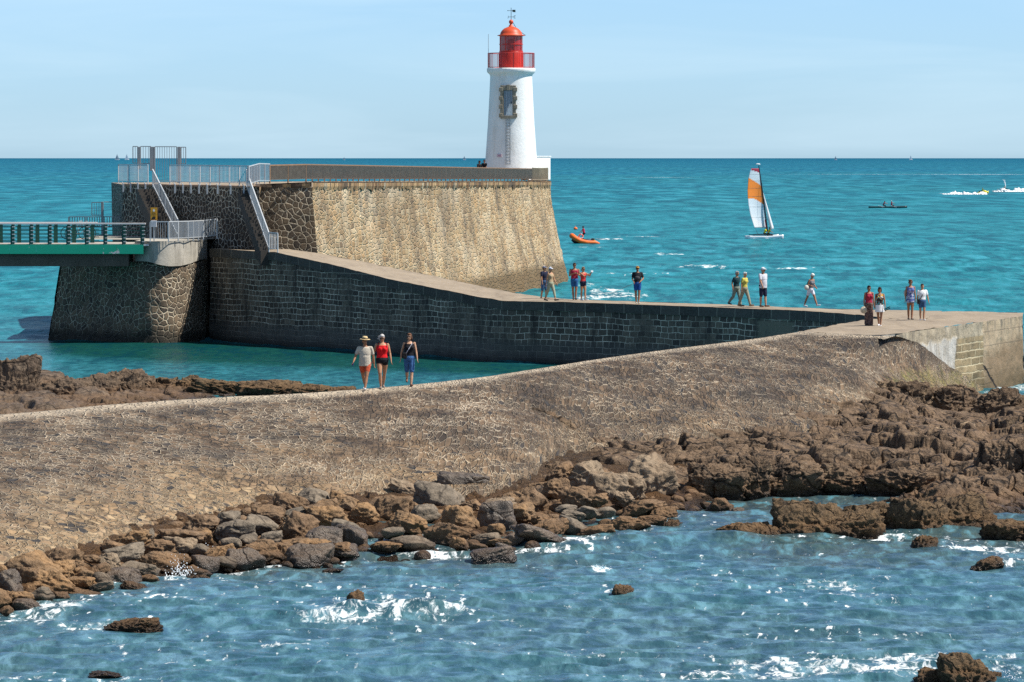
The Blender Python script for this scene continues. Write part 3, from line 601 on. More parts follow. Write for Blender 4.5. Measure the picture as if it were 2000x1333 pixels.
# ================================================================== water
def mat_water():
    m = NT('sea_water'); tc = m.t.nodes.new('ShaderNodeTexCoord'); ob = tc.outputs['Object']
    g = m.geoz(); Y = g[1]
    def cm(sx, sy, loc=(0, 0, 0), rot=0.0):
        mp = m.t.nodes.new('ShaderNodeMapping'); mp.inputs['Scale'].default_value = (sx, sy, 1); mp.inputs['Location'].default_value = loc; mp.inputs['Rotation'].default_value = (0, 0, rot); m.t.links.new(ob, mp.inputs[0]); return mp.outputs[0]
    ly = m.math('LOGARITHM', Y, 10.0)
    far = m.rng(ly, 2.05, 4.4)
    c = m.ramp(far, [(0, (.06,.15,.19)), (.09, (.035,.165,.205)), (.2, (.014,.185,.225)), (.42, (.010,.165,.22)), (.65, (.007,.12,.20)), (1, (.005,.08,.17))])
    sh = m.attr('shelter_shade'); c = m.mix(sh, c, (.006,.052,.042))
    mu = m.attr('murk'); c = m.mix(m.math('MULTIPLY', mu, .8), c, (.075,.068,.05))
    p1 = m.noise(cm(.018, .006), 1.0, 4.0, .6); p2 = m.noise(cm(.0045, .0016, (3, 1, 0)), 1.0, 3.0, .6)
    c = m.mix(m.rng(p1, .35, .65, 0, .5), c, m.mix(.4, c, (.0,.035,.05)))
    c = m.mix(m.rng(p2, .4, .62, 0, .35), c, (.02,.17,.18))
    # wave highlights and dark troughs painted into the colour, at three distances
    w1 = m.noise(cm(2.0, .75, rot=.12), 1.0, 5.0, .6, .5); w2 = m.noise(cm(.42, .085, (2, 7, 0), .05), 1.0, 5.0, .66, .4); w3 = m.noise(cm(.14, .022, (5, 7, 0)), 1.0, 5.0, .66, .4)
    f1 = m.rng(ly, 2.1, 2.6); f2 = m.rng(ly, 2.6, 3.1)
    ww = m.mix(f1, w1, w2); ww = m.mix(f2, ww, w3)
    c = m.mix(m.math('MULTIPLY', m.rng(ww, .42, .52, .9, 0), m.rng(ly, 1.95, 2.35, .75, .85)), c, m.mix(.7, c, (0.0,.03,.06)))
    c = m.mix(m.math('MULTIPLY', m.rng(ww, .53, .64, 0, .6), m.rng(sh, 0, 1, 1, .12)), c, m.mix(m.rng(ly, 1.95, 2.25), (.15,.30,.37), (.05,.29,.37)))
    # white caps, foam and painted sun glints
    fo = m.attr('foam'); fn = m.noise(cm(3.4, 1.3), 1.0, 7.0, .74, 1.0); fv = m.noise(cm(1.2, .22, (9, 2, 0)), 1.0, 6.0, .75, .6)
    fm = m.mix(f1, fn, fv)
    k = m.math('ADD', m.math('MULTIPLY', fo, .5), m.math('MULTIPLY', m.math('SUBTRACT', fm, .5), 2.0))
    mask = m.rng(k, .40, .64)
    caps = m.noise(cm(.05, .012, (4, 4, 0)), 1.0, 9.0, .78, .9); cz = m.rng(caps, .70, .735, 0, .75); cz = m.math('MULTIPLY', cz, m.rng(ly, 2.2, 2.45))
    mask = m.math('MAXIMUM', mask, cz)
    c = m.mix(mask, c, (.78,.82,.82))
    b1 = m.noise(cm(3.2, 1.9, rot=.2), 1.0, 5.0, .62, .4); b2 = m.noise(cm(.9, .42, (1, 1, 0), -.1), 1.0, 5.0, .6, .3); b3 = m.noise(cm(.16, .08), 1.0, 4.0, .6)
    h = m.math('ADD', m.math('MULTIPLY', b1, .055), m.math('MULTIPLY', b2, .15)); h = m.math('ADD', h, m.math('MULTIPLY', b3, .55))
    bp = m.n('Bump', Height=h, Strength=1.0, Distance=1.0)
    m.set(m.b, 'Normal', bp.outputs[0]); m.set(m.b, 'Base Color', c)
    m.set(m.b, 'Roughness', m.mix(mask, m.mix(far, (.10,.10,.10), (.35,.35,.35)), (.8,.8,.8))); m.set(m.b, 'IOR', 1.33)
    m.set(m.b, 'Specular IOR Level', m.mix(far, (.5,.5,.5), (.05,.05,.05)))
    df = m.n('BsdfDiffuse', Color=c, Normal=bp.outputs[0]); mx = m.n('MixShader'); m.set(mx, 0, m.rng(ly, 2.0, 2.45, .25, .80)); m.t.links.new(m.b.outputs[0], mx.inputs[1]); m.t.links.new(df.outputs[0], mx.inputs[2]); m.t.links.new(mx.outputs[0], m.out.inputs[0])
    return m.m
vv = np.r_[np.array([3600, 2600, 2000, 1700, 1550, 1460]), np.arange(1400, 700, -.95), np.arange(700, 360, -1.0), np.arange(360, 318, -.8), np.array([317.5, 316.5, 315.5, 314.5, 313.5, 312.5, 311.6, 310.9, 310.3, 309.8, 309.5])]
Yr = EYE*F/(vv-HOR)
ua = np.r_[-2.5, -1.2, -.6, -.35, -.24, -.19, np.linspace(-.155, .155, 860), .19, .24, .35, .6, 1.2, 2.5]
WY, WA = np.meshgrid(Yr, ua, indexing='ij'); WX = WY*WA
dY = np.abs(np.gradient(Yr))[:, None]*np.ones_like(WX); dX = np.abs(np.gradient(ua))[None, :]*WY
# sheltered basin between the near breakwater and the jetty
def inpoly(x, y, poly):
    r = np.zeros(x.shape, bool); n = len(poly)
    for i in range(n):
        x0, y0 = poly[i]; x1, y1 = poly[(i+1) % n]
        cnd = ((y0 > y) != (y1 > y)) & (x < (x1-x0)*(y-y0)/(y1-y0+1e-12)+x0); r ^= cnd
    return r
def pix(u, v, z=0): p = PZ(u, v, z); return (p.x, p.y)
inner = [pix(-600, 668), pix(88, 666), pix(412, 668), pix(1040, 712), pix(1735, 650), pix(1560, 700), pix(1000, 760), pix(600, 800), pix(0, 850), pix(-600, 900)]
isin = inpoly(WX, WY, inner).astype(float)
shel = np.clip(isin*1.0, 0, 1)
shade_band = [pix(60, 660), pix(412, 664), pix(1040, 712), pix(1735, 650), pix(1560, 690), pix(1040, 735), pix(700, 722), pix(300, 706), pix(90, 690)]  # the wall's dark reflection and shade, painted into the water along its foot
shad = inpoly(WX, WY, shade_band).astype(float)
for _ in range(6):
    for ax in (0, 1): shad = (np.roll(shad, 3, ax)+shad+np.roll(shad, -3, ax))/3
H = np.zeros_like(WX); r2 = np.random.default_rng(3)
dirs = math.radians(78)
for k in range(46):
    lam = .55*(1.083**k)*(.9+.2*r2.random()); a = dirs+r2.normal()*(.7 if lam < 3 else .4); kx, ky = math.cos(a)*2*PI/lam, math.sin(a)*2*PI/lam
    att = np.clip(lam/(2.6*np.maximum(dY*abs(math.sin(a)), dX*abs(math.cos(a))+1e-3))-1, 0, 1)
    ph = kx*WX+ky*WY+r2.random()*6.28
    H += att*(.0058*lam**.85*(2.0 if lam < 1.6 else 1.5 if lam < 3 else .8))*np.sin(ph+.5*np.sin(ph*.37+k))
for sc_, am in ((2.6, .07), (1.15, .075), (.55, .05)):
    att = np.clip(sc_/(1.6*dY)-1, 0, 1)
    H += att*am*ridged(P3(WX/(sc_*1.9)+WY*.12/sc_, WY/sc_), 2, int(sc_*10)).reshape(H.shape)
open_ = np.clip((WY-230)/60, 0, 1)
H *= (1-.72*shel)*(1+.2*open_); H *= .5; H = np.where(WY < 60, 0, H)
foam = np.zeros_like(WX)
FP = [(760,1200,120,14,1.3,.32),(620,1212,60,9,1.1,.22),(690,1205,40,12,.9,.12),(860,1201,70,6,.8,.2),(975,1222,50,5,.8,.1),(1170,1111,26,7,1.4,.16),(1180,1158,30,5,.7,.06),(170,1232,60,8,1.15,.05),(240,1222,90,9,.7,0),
 (120,1195,90,10,.95,.05),(60,1215,80,12,.7,.05),(350,1128,60,14,1.1,.08),(420,1105,70,9,.85,.03),(300,1175,140,12,.62,0),(560,1098,90,7,.7,0),(840,1082,70,7,.85,.0),(1060,1072,60,5,.7,0),(1130,1062,60,5,.8,0),(1250,1040,50,6,.7,0),
 (1630,1148,120,14,.75,0),(1500,1290,220,12,.62,0),(1650,1312,280,16,.8,0),(1440,1325,200,10,.8,0),(1880,1318,140,16,.85,.03),(1760,1290,150,9,.6,0),(1920,1075,90,9,1.0,.03),(1985,1100,50,14,.9,0),(1700,1052,80,5,.7,0),(1990,1295,60,8,.8,0),
 (1410,1120,120,10,.5,0),(1700,1170,160,10,.55,0),(560,1262,60,5,.7,0),(900,1255,60,5,.55,0),(20,1325,80,12,.8,0),(230,1322,120,8,.6,.04),(1150,1280,160,10,.5,0),(1480,1240,160,10,.5,0),(1780,1240,160,12,.5,0),(700,1150,200,12,.4,0),
 (1190,568,36,6,1.5,0),(1230,578,60,7,.9,0),(1150,580,50,6,1.1,0),(1140,556,30,8,.7,0),(1370,521,70,2.2,1.15,0),(1230,535,120,3,.75,0),(1560,524,60,2.4,1.0,0),(1300,497,50,1.6,1.0,0),(1190,467,40,1.5,1.2,0),(1260,462,60,1.6,.9,0),(1150,484,60,1.6,.8,0),(1420,575,80,3,.5,0),
 (1975,762,50,5,1.5,.0),(1945,772,30,4,1.4,0),(1990,755,40,3,1.1,0),(1880,378.5,42,1.0,1.9,0),(1975,373.6,40,1.0,1.9,0),(1500,467,36,1.2,1.0,0),(660,349,300,.8,.6,0),(1700,341,300,.7,.85,0),(1290,347,100,.8,.9,0),(1930,341,90,.7,.9,0)]
for u, v, a, b, st, bumpz in FP:
    p = PZ(u, v, 0); wx = a*mpp(p.y); wy = abs(PZ(u, v-b, 0).y-p.y)
    sk = .12*wy
    g = np.exp(-(((WX-p.x)/wx)**2+((WY-p.y+(WX-p.x)*.15)/wy)**2))
    foam += st*g
    if bumpz: H += .62*bumpz*np.exp(-(((WX-p.x)/(wx*.9))**2+((WY-p.y)/(wy*.5))**2))*(1+.35*fbm(P3(WX, WY, None, 1.7), 3, 4).reshape(WX.shape))
glint_spk = fbm(P3(WX*5.5, WY*2.2), 3, 77, .65)+.35*fbm(P3(WX*.3, WY*.25), 2, 78); glint_spk = glint_spk.reshape(WX.shape); foam += np.where(WY < 150, np.clip((glint_spk-.75)*2.2, 0, .7), 0)  # fine white specks stand in for sun glints, coloured through the foam mask
foam = np.minimum(foam, .92+.1*np.clip(glint_spk, -1, 1)); foam *= (1-.7*shel)
shore = np.interp(np.clip(1000+WX/WY*F, -400, 2400), [-400, 0, 200, 330, 480, 650, 740, 900, 1090, 1190, 1350, 1500, 2000], [PZ(0, v, 0).y for v in (1290, 1195, 1150, 1115, 1105, 1098, 1072, 1078, 1062, 1048, 1015, 1060, 1060)])
dsh = shore-WY
foam += np.where(WY < 150, .42*np.exp(-(dsh/2.2)**2), 0); murk = np.where(WY < 150, np.exp(-np.clip(dsh, 0, 99)/7.0), 0)
murk = murk*.9+np.where(WY < 130, .35*np.clip(fbm(P3(WX*.12, WY*.07), 3, 55).reshape(WX.shape)+.1, 0, 1), 0)
Pw = np.stack([WX, WY, H], -1)
wo = grid_mesh('sea_water', Pw, mat_water(), None, None, {'foam': foam, 'shelter_shade': np.clip(shad*.9+shel*.28, 0, 1), 'murk': np.clip(murk, 0, 1)})
tag(wo, 'turquoise choppy sea reaching the horizon', None, None, 'structure'); wo.name = 'water'
# ================================================================== rocks
def rocky(P, amp, seed, sc1=.9, sc2=2.3, fine=.05, dip=.55):
    "displace a (r,c,3) sheet into tilted, cracked blocks"
    sh = P.shape[:2]; X, Y = P[..., 0], P[..., 1]
    wx = X+.5*fbm(P3(X*.9, Y*.9), 3, seed).reshape(sh); wy = Y+.5*fbm(P3(X*.9, Y*.9), 3, seed+5).reshape(sh)
    F1, F2, A, B, cx, cy = cells((wx+wy*.35)*sc1, wy*sc1*.55, seed); e1 = F2-F1
    G1, G2, A2, B2, dx, dy = cells((wx-wy*.3)*sc2, wy*sc2*.6, seed+9); e2 = G2-G1
    h = (A-.5)*.9+(B-.5)*cx*dip*2+(A-.6)*cy*dip*2.2
    h += (A2-.5)*.28+(B2-.5)*dx*dip+.3*(A2-.5)*dy
    w_ = fbm(P3(X, Y, None, .6), 3, seed+60).reshape(sh); q1 = (Y*.8+X*.22+w_*1.3) % 1.0; sm_ = lambda v_: np.clip(v_, 0, 1)**2*(3-2*np.clip(v_, 0, 1)); h += .42*(1-q1)*sm_(q1/.28)*np.clip(A+.2, 0, 1); q2 = (Y*2.1-X*.3+w_*2.2) % 1.0; h += .10*(1-q2)*sm_(q2/.45)
    h -= .7*np.clip(1-e1/.12, 0, 1)+.10*np.clip(1-e2/.10, 0, 1)
    h += .5*fbm(P3(X, Y, None, .3), 3, seed+20).reshape(sh)+fine*.3/amp*ridged(P3(X, Y, P[..., 2], 1.7), 2, seed+3).reshape(sh)
    for _ in range(1):
        for ax in (0, 1): h = (np.roll(h, 1, ax)+2*h+np.roll(h, -1, ax))/4
    return h*amp
def shelf(name, label, top, front, ncol, nrow, mat, amp, seed, cliff=.82, cat='rock shelf', kind='structure', zprof=None, deep=-.7, fade=.06, sc1=.9, sc2=2.3):
    ta = np.array([tuple(PZ(*p)) for p in top]); fa = np.array([tuple(PZ(*p)) for p in front]); zf = np.array([p[3] for p in [q_ if len(q_) > 3 else (*q_, .9) for q_ in front]]) if False else None
    x = np.linspace(0, 1, ncol); a = np.stack([np.interp(x, np.linspace(0, 1, len(top)), ta[:, k]) for k in range(3)], 1)
    b = np.stack([np.interp(x, np.linspace(0, 1, len(front)), fa[:, k]) for k in range(3)], 1)
    t = np.r_[-.25, -.1, np.linspace(0, cliff, int(nrow*.68)), np.linspace(cliff, 1.06, int(nrow*.32))[1:]]
    T = t[:, None]; P = np.zeros((len(t), ncol, 3)); P[..., :2] = a[None, :, :2]*(1-T[..., None])+b[None, :, :2]*T[..., None]
    zt, zc = a[None, :, 2], np.interp(x, np.linspace(0, 1, len(zprof)), zprof)[None, :]
    k = np.clip(T/cliff, 0, 1); z = zt*(1-k)+zc*k
    q_ = np.clip((T-cliff)/(1.06-cliff), 0, 1); z = z*(1-q_**1.5)+deep*q_**1.5
    z = z-np.where(T < 0, -T*3.5, 0)
    P[..., 2] = z; h = rocky(P, amp, seed, sc1, sc2)
    h = h*np.clip((T+.02)/fade, 0, 1); P[..., 2] += h
    pw = fbm(P3(P[..., 0], P[..., 1], P[..., 2], 1.6), 4, seed+40).reshape(P.shape[:2]); P[..., 1] += pw*.25*q_; P[..., 0] += fbm(P3(P[..., 0], P[..., 1], P[..., 2], 1.5), 3, seed+41).reshape(P.shape[:2])*.2*q_
    uv = np.stack([P[..., 0], P[..., 1]+P[..., 2]], -1)
    o = grid_mesh(name, P, mat, None, uv)
    for p_ in (): pass
    return tag(o, label, cat, None, kind)
# rubble slope under the boulders
shore_px = [(-700,1480),(-330,1330),(0,1215),(110,1185),(240,1150),(330,1128),(430,1112),(540,1108),(660,1104),(740,1085),(830,1082),(940,1085),(1030,1078),(1100,1068),(1220,1052),(1350,1020),(1440,1000),(1560,990),(1650,980),(1715,975),(1800,970),(1937,960)]
g0 = RIDGE_BS.copy(); g1 = smooth_interp(ci, kk, np.array([tuple(PZ(u, v+16, 0)) for u, v in shore_px])); n_ = int(ncol*17.6/20)
g0, g1 = g0[:n_], g1[:n_]; t = np.linspace(-.12, 1.1, 150)[:, None]
Pg = np.zeros((150, n_, 3)); Pg[..., :2] = g0[None, :, :2]*(1-t[..., None])+g1[None, :, :2]*t[..., None]; Pg[..., 2] = (g0[None, :, 2]-.10)*(1-t)-.28*t-np.where(t < 0, -t*1.5, 0)-1.3*np.clip((np.arange(n_)/ncol-14.3/20)*14, 0, 1)[None, :]
Pg[..., 2] += rocky(Pg, .16, 61, 2.6, 5.0, .04)
tag(grid_mesh('rubble_bank', Pg, M_rubble, None, Pg[..., :2].copy()), 'bank of small brown rubble under the boulders along the paved slope', None, None, 'stuff')
# big bedrock shelf on the right
shelf('rock_shelf', 'brown cracked bedrock shelf between paved breakwater and near water',
 [(985,855,1.0),(1040,828,1.2),(1130,840,1.12),(1240,843,1.18),(1350,838,1.15),(1450,826,1.2),(1540,812,1.2),(1610,780,1.3),(1660,752,1.45),(1760,742,1.25),(1850,766,.75),(1935,774,.35),(2010,770,.8),(2120,768,1.0),(2300,765,1.0)],
 [(1060,1040,0),(1090,1040,0),(1150,1035,0),(1230,1020,0),(1330,980,0),(1420,965,0),(1500,972,0),(1590,965,0),(1680,968,0),(1760,992,0),(1850,1018,0),(1930,1022,0),(2010,1004,0),(2120,980,0),(2350,990,0)],
 760, 600, M_shelf, .36, 21, sc2=1.9, cliff=.80, zprof=[.3,.3,.3,.35,.5,.7,.75,.7,.65,.65,.55,.6,.75,.8,.8])
shelf('shore_rocks', 'low jagged brown rocks behind the crest of the paved breakwater at left',
 [(-600,872,.6),(-200,836,.55),(0,815,.5),(120,803,.42),(220,796,.32),(300,789,.2),(380,783,.0),(480,779,-.15)],
 [(-600,742,0),(-200,742,0),(0,742,0),(100,748,0),(200,748,0),(290,752,0),(380,760,0),(480,764,0)],
 420, 220, M_backrock, .32, 33, cliff=.86, zprof=[.6,.6,.45,.3,.35,.25,.05,-.1], deep=-.8, sc1=.7, sc2=1.8)
# ------------------------------------------------------------------ single boulders
_ico = {}
def ico(sub):
    if sub not in _ico:
        bm = bmesh.new(); bmesh.ops.create_icosphere(bm, subdivisions=sub, radius=1); bm.verts.ensure_lookup_table()
        _ico[sub] = (np.array([v.co[:] for v in bm.verts]), np.array([[v.index for v in f.verts] for f in bm.faces])); bm.free()
    return _ico[sub]
def tri_mesh(name, V, Fc, mat, smooth=True):
    me = bpy.data.meshes.new(name); n, m = len(V), len(Fc)
    me.vertices.add(n); me.vertices.foreach_set('co', np.ascontiguousarray(V.reshape(-1), dtype=np.float32))
    me.loops.add(m*3); me.loops.foreach_set('vertex_index', np.ascontiguousarray(Fc.reshape(-1), dtype=np.int32))
    me.polygons.add(m); me.polygons.foreach_set('loop_start', np.arange(0, m*3, 3, dtype=np.int32)); me.polygons.foreach_set('loop_total', np.full(m, 3, dtype=np.int32))
    me.update(calc_edges=True); me.polygons.foreach_set('use_smooth', np.full(m, smooth))
    o = bpy.data.objects.new(name, me); col.objects.link(o); me.materials.append(mat); return o
def boulder(name, c, r, mat, seed, sub=5, facets=11, sharp=9.0, noise=.07, jag=0.0, rz=0.0, tilt=.15, nf=1.0):
    V, Fc = ico(sub); R = np.random.default_rng(seed)
    N_ = R.normal(size=(facets, 3)); N_ /= np.linalg.norm(N_, axis=1)[:, None]; hN = R.uniform(.62, 1.0, facets)
    N_ = np.vstack([N_, [[0, 0, 1], [0, 0, -1], [1, 0, 0], [-1, 0, 0], [0, 1, 0], [0, -1, 0]]]); hN = np.r_[hN, R.uniform(.8, 1, 6)]
    d = V@N_.T; q_ = np.where(d > .02, d/hN, .02); rad = (np.sum(q_**sharp, 1))**(-1/sharp)
    rad *= 1+noise*fbm(V*1.7*nf+seed*3.3, 4, seed)+noise*.45*ridged(V*4.2*nf+seed, 3, seed+2)
    if jag: rad *= 1+jag*ridged(V*2.6*nf+seed, 4, seed+6)-jag*.5
    W = V*rad[:, None]*np.array(r)
    M_ = np.array(Euler((R.normal()*tilt, R.normal()*tilt, rz)).to_matrix()); W = W@M_.T
    o = tri_mesh(name, W, Fc, mat); o.location = c; return o
def interp(u, L): return float(np.interp(u, [p[0] for p in L], [p[1] for p in L]))
BTOP = [(-60,1100),(0,1088),(230,1030),(400,985),(550,952),(640,925),(850,915),(1000,912),(1200,885),(1350,880)]
BBOT = [(-60,1225),(0,1205),(130,1172),(330,1118),(480,1108),(650,1106),(740,1085),(900,1084),(1090,1064),(1200,1052),(1350,1008)]
BA = [(190,595,290,130,'o'),(50,675,150,140,'k'),(350,565,200,130,'b'),(325,610,140,110,'o'),(300,690,210,120,'o'),(430,690,150,70,'o'),(470,640,100,70,'o'),(690,520,220,80,'g'),(620,570,130,80,'t'),(680,650,170,110,'k'),(770,610,170,90,'g'),(870,570,190,110,'b'),(740,450,180,90,'o'),(890,500,150,100,'b'),(1000,480,180,120,'t'),(1010,430,200,70,'b'),(1130,430,100,80,'o'),(1135,360,160,100,'b'),(1300,390,250,125,'g'),(1265,320,120,60,'g'),(1455,360,160,90,'g'),(1480,300,150,70,'b'),(1620,260,160,120,'b'),(1740,215,200,120,'g'),(1650,305,160,70,'g'),(1640,380,170,150,'b'),(1820,320,200,130,'o'),(1450,510,220,130,'b'),(1370,545,180,110,'k'),(1560,505,120,110,'b'),(1700,475,220,90,'o'),(1740,530,240,130,'k'),(1810,430,180,100,'k'),(1930,400,180,110,'g'),(1910,500,130,60,'b'),(1230,515,140,80,'o'),(1300,460,100,60,'g'),(1385,445,90,60,'g'),(1510,440,120,60,'g'),(1250,560,100,50,'g'),(1110,500,90,70,'g'),(1140,570,140,90,'k'),(1080,625,150,80,'b'),(920,540,80,60,'g'),(1000,560,110,60,'b'),(545,615,110,50,'b'),(560,665,120,80,'g'),(820,670,110,50,'o'),(480,750,280,70,'o'),(240,755,120,80,'g'),(90,770,150,80,'o'),(155,815,160,80,'k'),(345,755,70,45,'b'),(35,835,70,40,'o'),(170,650,110,90,'b'),(540,720,170,40,'g'),(750,705,150,50,'b'),(640,475,110,50,'b'),(820,415,80,40,'g'),(510,545,80,40,'b'),(1930,240,150,100,'o'),(-40,620,130,90,'o'),(-30,760,140,110,'b')]
BB = [(740,360,290,150,'g'),(860,275,230,150,'k'),(690,250,110,70,'b'),(450,410,230,150,'b'),(310,450,160,100,'o'),(100,440,180,120,'b'),(560,305,140,60,'t'),(640,440,150,90,'g'),(570,500,190,110,'o'),(240,565,220,150,'k'),(850,480,190,130,'o'),(1040,475,210,150,'k'),(770,550,200,120,'b'),(1170,450,190,110,'o'),(1230,370,200,170,'b'),(1040,390,180,60,'t'),(920,395,110,60,'b'),(600,605,250,90,'g'),(425,625,150,60,'o'),(195,645,140,60,'k'),(1310,570,240,80,'k'),(1010,575,150,60,'g'),(1060,600,120,40,'o'),(1050,530,90,70,'o'),(850,610,90,60,'o'),(1040,675,200,80,'k'),(1100,640,80,50,'k'),(1350,530,190,80,'b'),(1480,510,150,100,'g'),(1500,350,160,100,'b'),(1630,540,150,70,'b'),(1560,430,130,60,'g'),(1480,445,130,45,'g'),(1770,350,110,80,'t'),(1780,285,180,130,'t'),(1910,240,230,200,'t'),(1670,290,160,120,'t'),(1600,360,110,60,'b'),(1440,410,100,40,'g'),(1780,500,250,110,'b'),(1660,430,100,50,'g'),(480,540,100,50,'g'),(950,625,90,40,'b'),(1160,575,90,60,'k'),(1880,400,200,70,'b'),(1930,480,130,50,'b'),(1330,480,120,60,'b'),(1550,225,170,110,'t'),(1400,300,130,110,'b'),(1420,215,140,90,'b'),(1990,440,120,60,'b'),(2080,500,60,30,'k'),(1310,310,110,70,'b')]
boul = [(x/2.857, 900+y/2.857, w_/2.857, h_/2.857, k) for x, y, w_, h_, k in BA]+[(600+x/2.857, 850+y/2.857, w_/2.857, h_/2.857, k) for x, y, w_, h_, k in BB]
CN = {'o': 'orange brown', 'g': 'grey', 'b': 'brown', 'k': 'dark wet', 't': 'pale tan'}
items = []
for i, (u, v, w_, h_, k) in enumerate(boul):
    if v > 1180 and u > 200: continue
    tt = max(-.1, min(1.05, (v+h_*.15-interp(u, BTOP))/(interp(u, BBOT)-interp(u, BTOP))))
    z = .78*(1-tt)+.05*tt+.05
    if u > 1080: z += .25*(1-tt)
    p = PZ(u, v+h_*.08, z); m_ = mpp(p.y); big_ = .84 if w_ > 85 else 1.0; rx, rz_ = w_*m_*.66*big_, h_*m_*.70*big_
    items.append((u, v, tt, p, rx, rz_, k, i))
ORD = ['leftmost', 'second', 'third', 'fourth', 'fifth', 'sixth', 'seventh', 'eighth', 'ninth', 'tenth', 'eleventh', 'twelfth', 'thirteenth', 'fourteenth', 'fifteenth', 'sixteenth', 'seventeenth', 'eighteenth', 'nineteenth', 'twentieth', 'twenty-first', 'twenty-second']
ROWN = ['row against paving', 'middle row', 'row at water']
rows = {}
for it in items:
    key = (0 if it[2] < .34 else 1 if it[2] < .7 else 2, it[6]); rows.setdefault(key, []).append(it)
for (rw, k), L in rows.items():
    L.sort(key=lambda a: a[0])
    for n_i, it in enumerate(L):
        u, v, tt, p, rx, rz_, k, i = it
        asp = rx/rz_; size = 'huge' if rx > .62 else 'large' if rx > .42 else 'medium' if rx > .28 else 'small'
        shp = 'flat' if asp > 2.2 else 'rounded' if i % 3 else 'angular'
        kn = {'o': 'orange', 'g': 'grey', 'b': 'brown', 'k': 'dark', 't': 'tan'}[k]
        lab = f"{size} {shp} {CN[k]} boulder, {ORD[n_i]} {kn} one {'from left ' if n_i else ''}in {ROWN[rw]}"
        o = boulder('boulder', p, (rx, max(rx*.75, rz_*.9), rz_), BR[k], 100+i, 5 if rx > .35 else 4, 12 if k in 'gk' else 14, 14 if k in 'gk' else 20, .07 if k in 'gk' else .10, jag=.04 if k in 'gk' else .10, rz=random.uniform(-.5, .5), tilt=.16)
        tag(o, lab, 'boulder', 'boulders piled along the foot of the paved breakwater')
# small stones wedged between, too many to count
Vs = []; Fs = []; nb = 0; V0, F0 = ico(3); R = np.random.default_rng(5)
for i in range(650):
    u = R.uniform(-80, 1380); t = R.uniform(-.16, 1.03); v = interp(u, BTOP)*(1-t)+interp(u, BBOT)*t
    z = .72*(1-t)-.02; p = np.array(PZ(u, v, z)); r = R.uniform(.05, .17)*(1.25 if t > .2 else .8)
    d = R.normal(size=(8, 3)); d /= np.linalg.norm(d, axis=1)[:, None]; q_ = V0@d.T; q_ = np.where(q_ > .02, q_/R.uniform(.65, 1, 8), .02); rad = (np.sum(q_**9, 1)+.4)**(-1/9)
    W = V0*rad[:, None]*r*np.array([R.uniform(.9, 1.7), 1.1, R.uniform(.5, .95)]); a = R.uniform(0, 3); W = W@np.array([[math.cos(a), math.sin(a), 0], [-math.sin(a), math.cos(a), 0], [0, 0, 1]])+p
    Vs.append(W); Fs.append(F0+nb); nb += len(V0)
tag(tri_mesh('small_stones', np.vstack(Vs), np.vstack(Fs), BR['b']), 'small brown stones wedged between the boulders', None, None, 'stuff')
# ------------------------------------------------------------------ rocks standing in the water and outcrops
def rock(u, v, w_, h_, label, mat=None, z=None, D=None, seed=1, jag=.16, depth=.8, name='rock', sub=6, grp=None, nf=1.5, base=None, facets=12):
    "u,v = middle of the waterline (or base); w,h in photo pixels"
    p = PZ(u, v, 0 if base is None else base); m_ = mpp(p.y); rx = w_*m_*.55; rz_ = h_*m_*1.02
    o = boulder(name, p+Vector((0, rx*depth*.4, rz_*.05)), (rx, rx*depth, rz_), mat or M_islrock, seed, sub, facets, 14, .12, jag*.4, 0, .06, nf)
    return tag(o, label, 'rock', grp)
rock(1585,1052,150,70,'big bulky brown rock with smooth shoulder, left end of offshore outcrop',seed=301,depth=.7)
rock(1660,1052,120,58,'low ridged brown rock right of the bulky rock on the outcrop',seed=302)
rock(1700,1036,140,62,'brown wedge rock in the middle of the offshore outcrop',seed=303)
rock(1790,1042,150,66,'tall rough brown rock right of the wedge on the outcrop',seed=304,depth=.6)
rock(1880,1036,150,66,'long sloping brown rock at right end of offshore outcrop',seed=305,depth=.7)
rock(1840,1030,110,50,'small brown hump between the two right outcrop rocks',seed=315)
rock(1435,1050,90,26,'low weedy rock on the left of the flat pair beside the outcrop',seed=306)
rock(1490,1055,90,30,'low weedy rock on the right of the flat pair beside the outcrop',seed=307)
rock(1975,1055,120,36,'low dark brown rock at right frame edge beside the outcrop',seed=308)
rock(1805,1072,52,28,'small lumpy brown rock in the water below the outcrop',seed=309,sub=5)
rock(1928,1112,62,24,'small flat dark rock in the right water',seed=310,sub=5)
rock(1218,1171,40,26,'small knobbly brown rock alone in the middle water',seed=311,sub=5)
rock(690,1188,38,30,'small brown rock behind the breaking wave',seed=312,sub=5)
rock(262,1236,110,26,'wet brown rock awash with foam in lower left water',seed=313,depth=.9)
rock(205,1322,60,9,'small dark rock barely showing at the bottom left',seed=314,sub=5)
rock(1890,1345,110,58,'jagged dark rock at the bottom right corner of the water',seed=316,depth=.7)
rock(1835,1342,90,34,'lower left shoulder of rock beside the corner rock',seed=317,depth=.7)
rock(1930,1340,60,30,'small rock right of the corner rock',seed=318)
rock(1308,1036,38,20,'small dark pyramid stone near the shingle point',seed=319,sub=5)
rock(1408,1002,60,30,'tan boulder in the pool mouth beside the shelf',mat=BR['b'],seed=320,sub=5,jag=.06)
rock(1440,1006,26,14,'small grey stone beside the pool mouth boulder',mat=BR['g'],seed=321,sub=4,jag=.05)
rock(1375,1048,30,8,'tiny flat rock showing just above water left of the weedy pair',seed=322,sub=4)
rock(390,1138,56,14,'low brown rock with spray beside the dark boulders',seed=323,sub=5)
rock(650,1116,44,6,'flat brown rock just breaking the surface below the boulders',seed=324,sub=4)
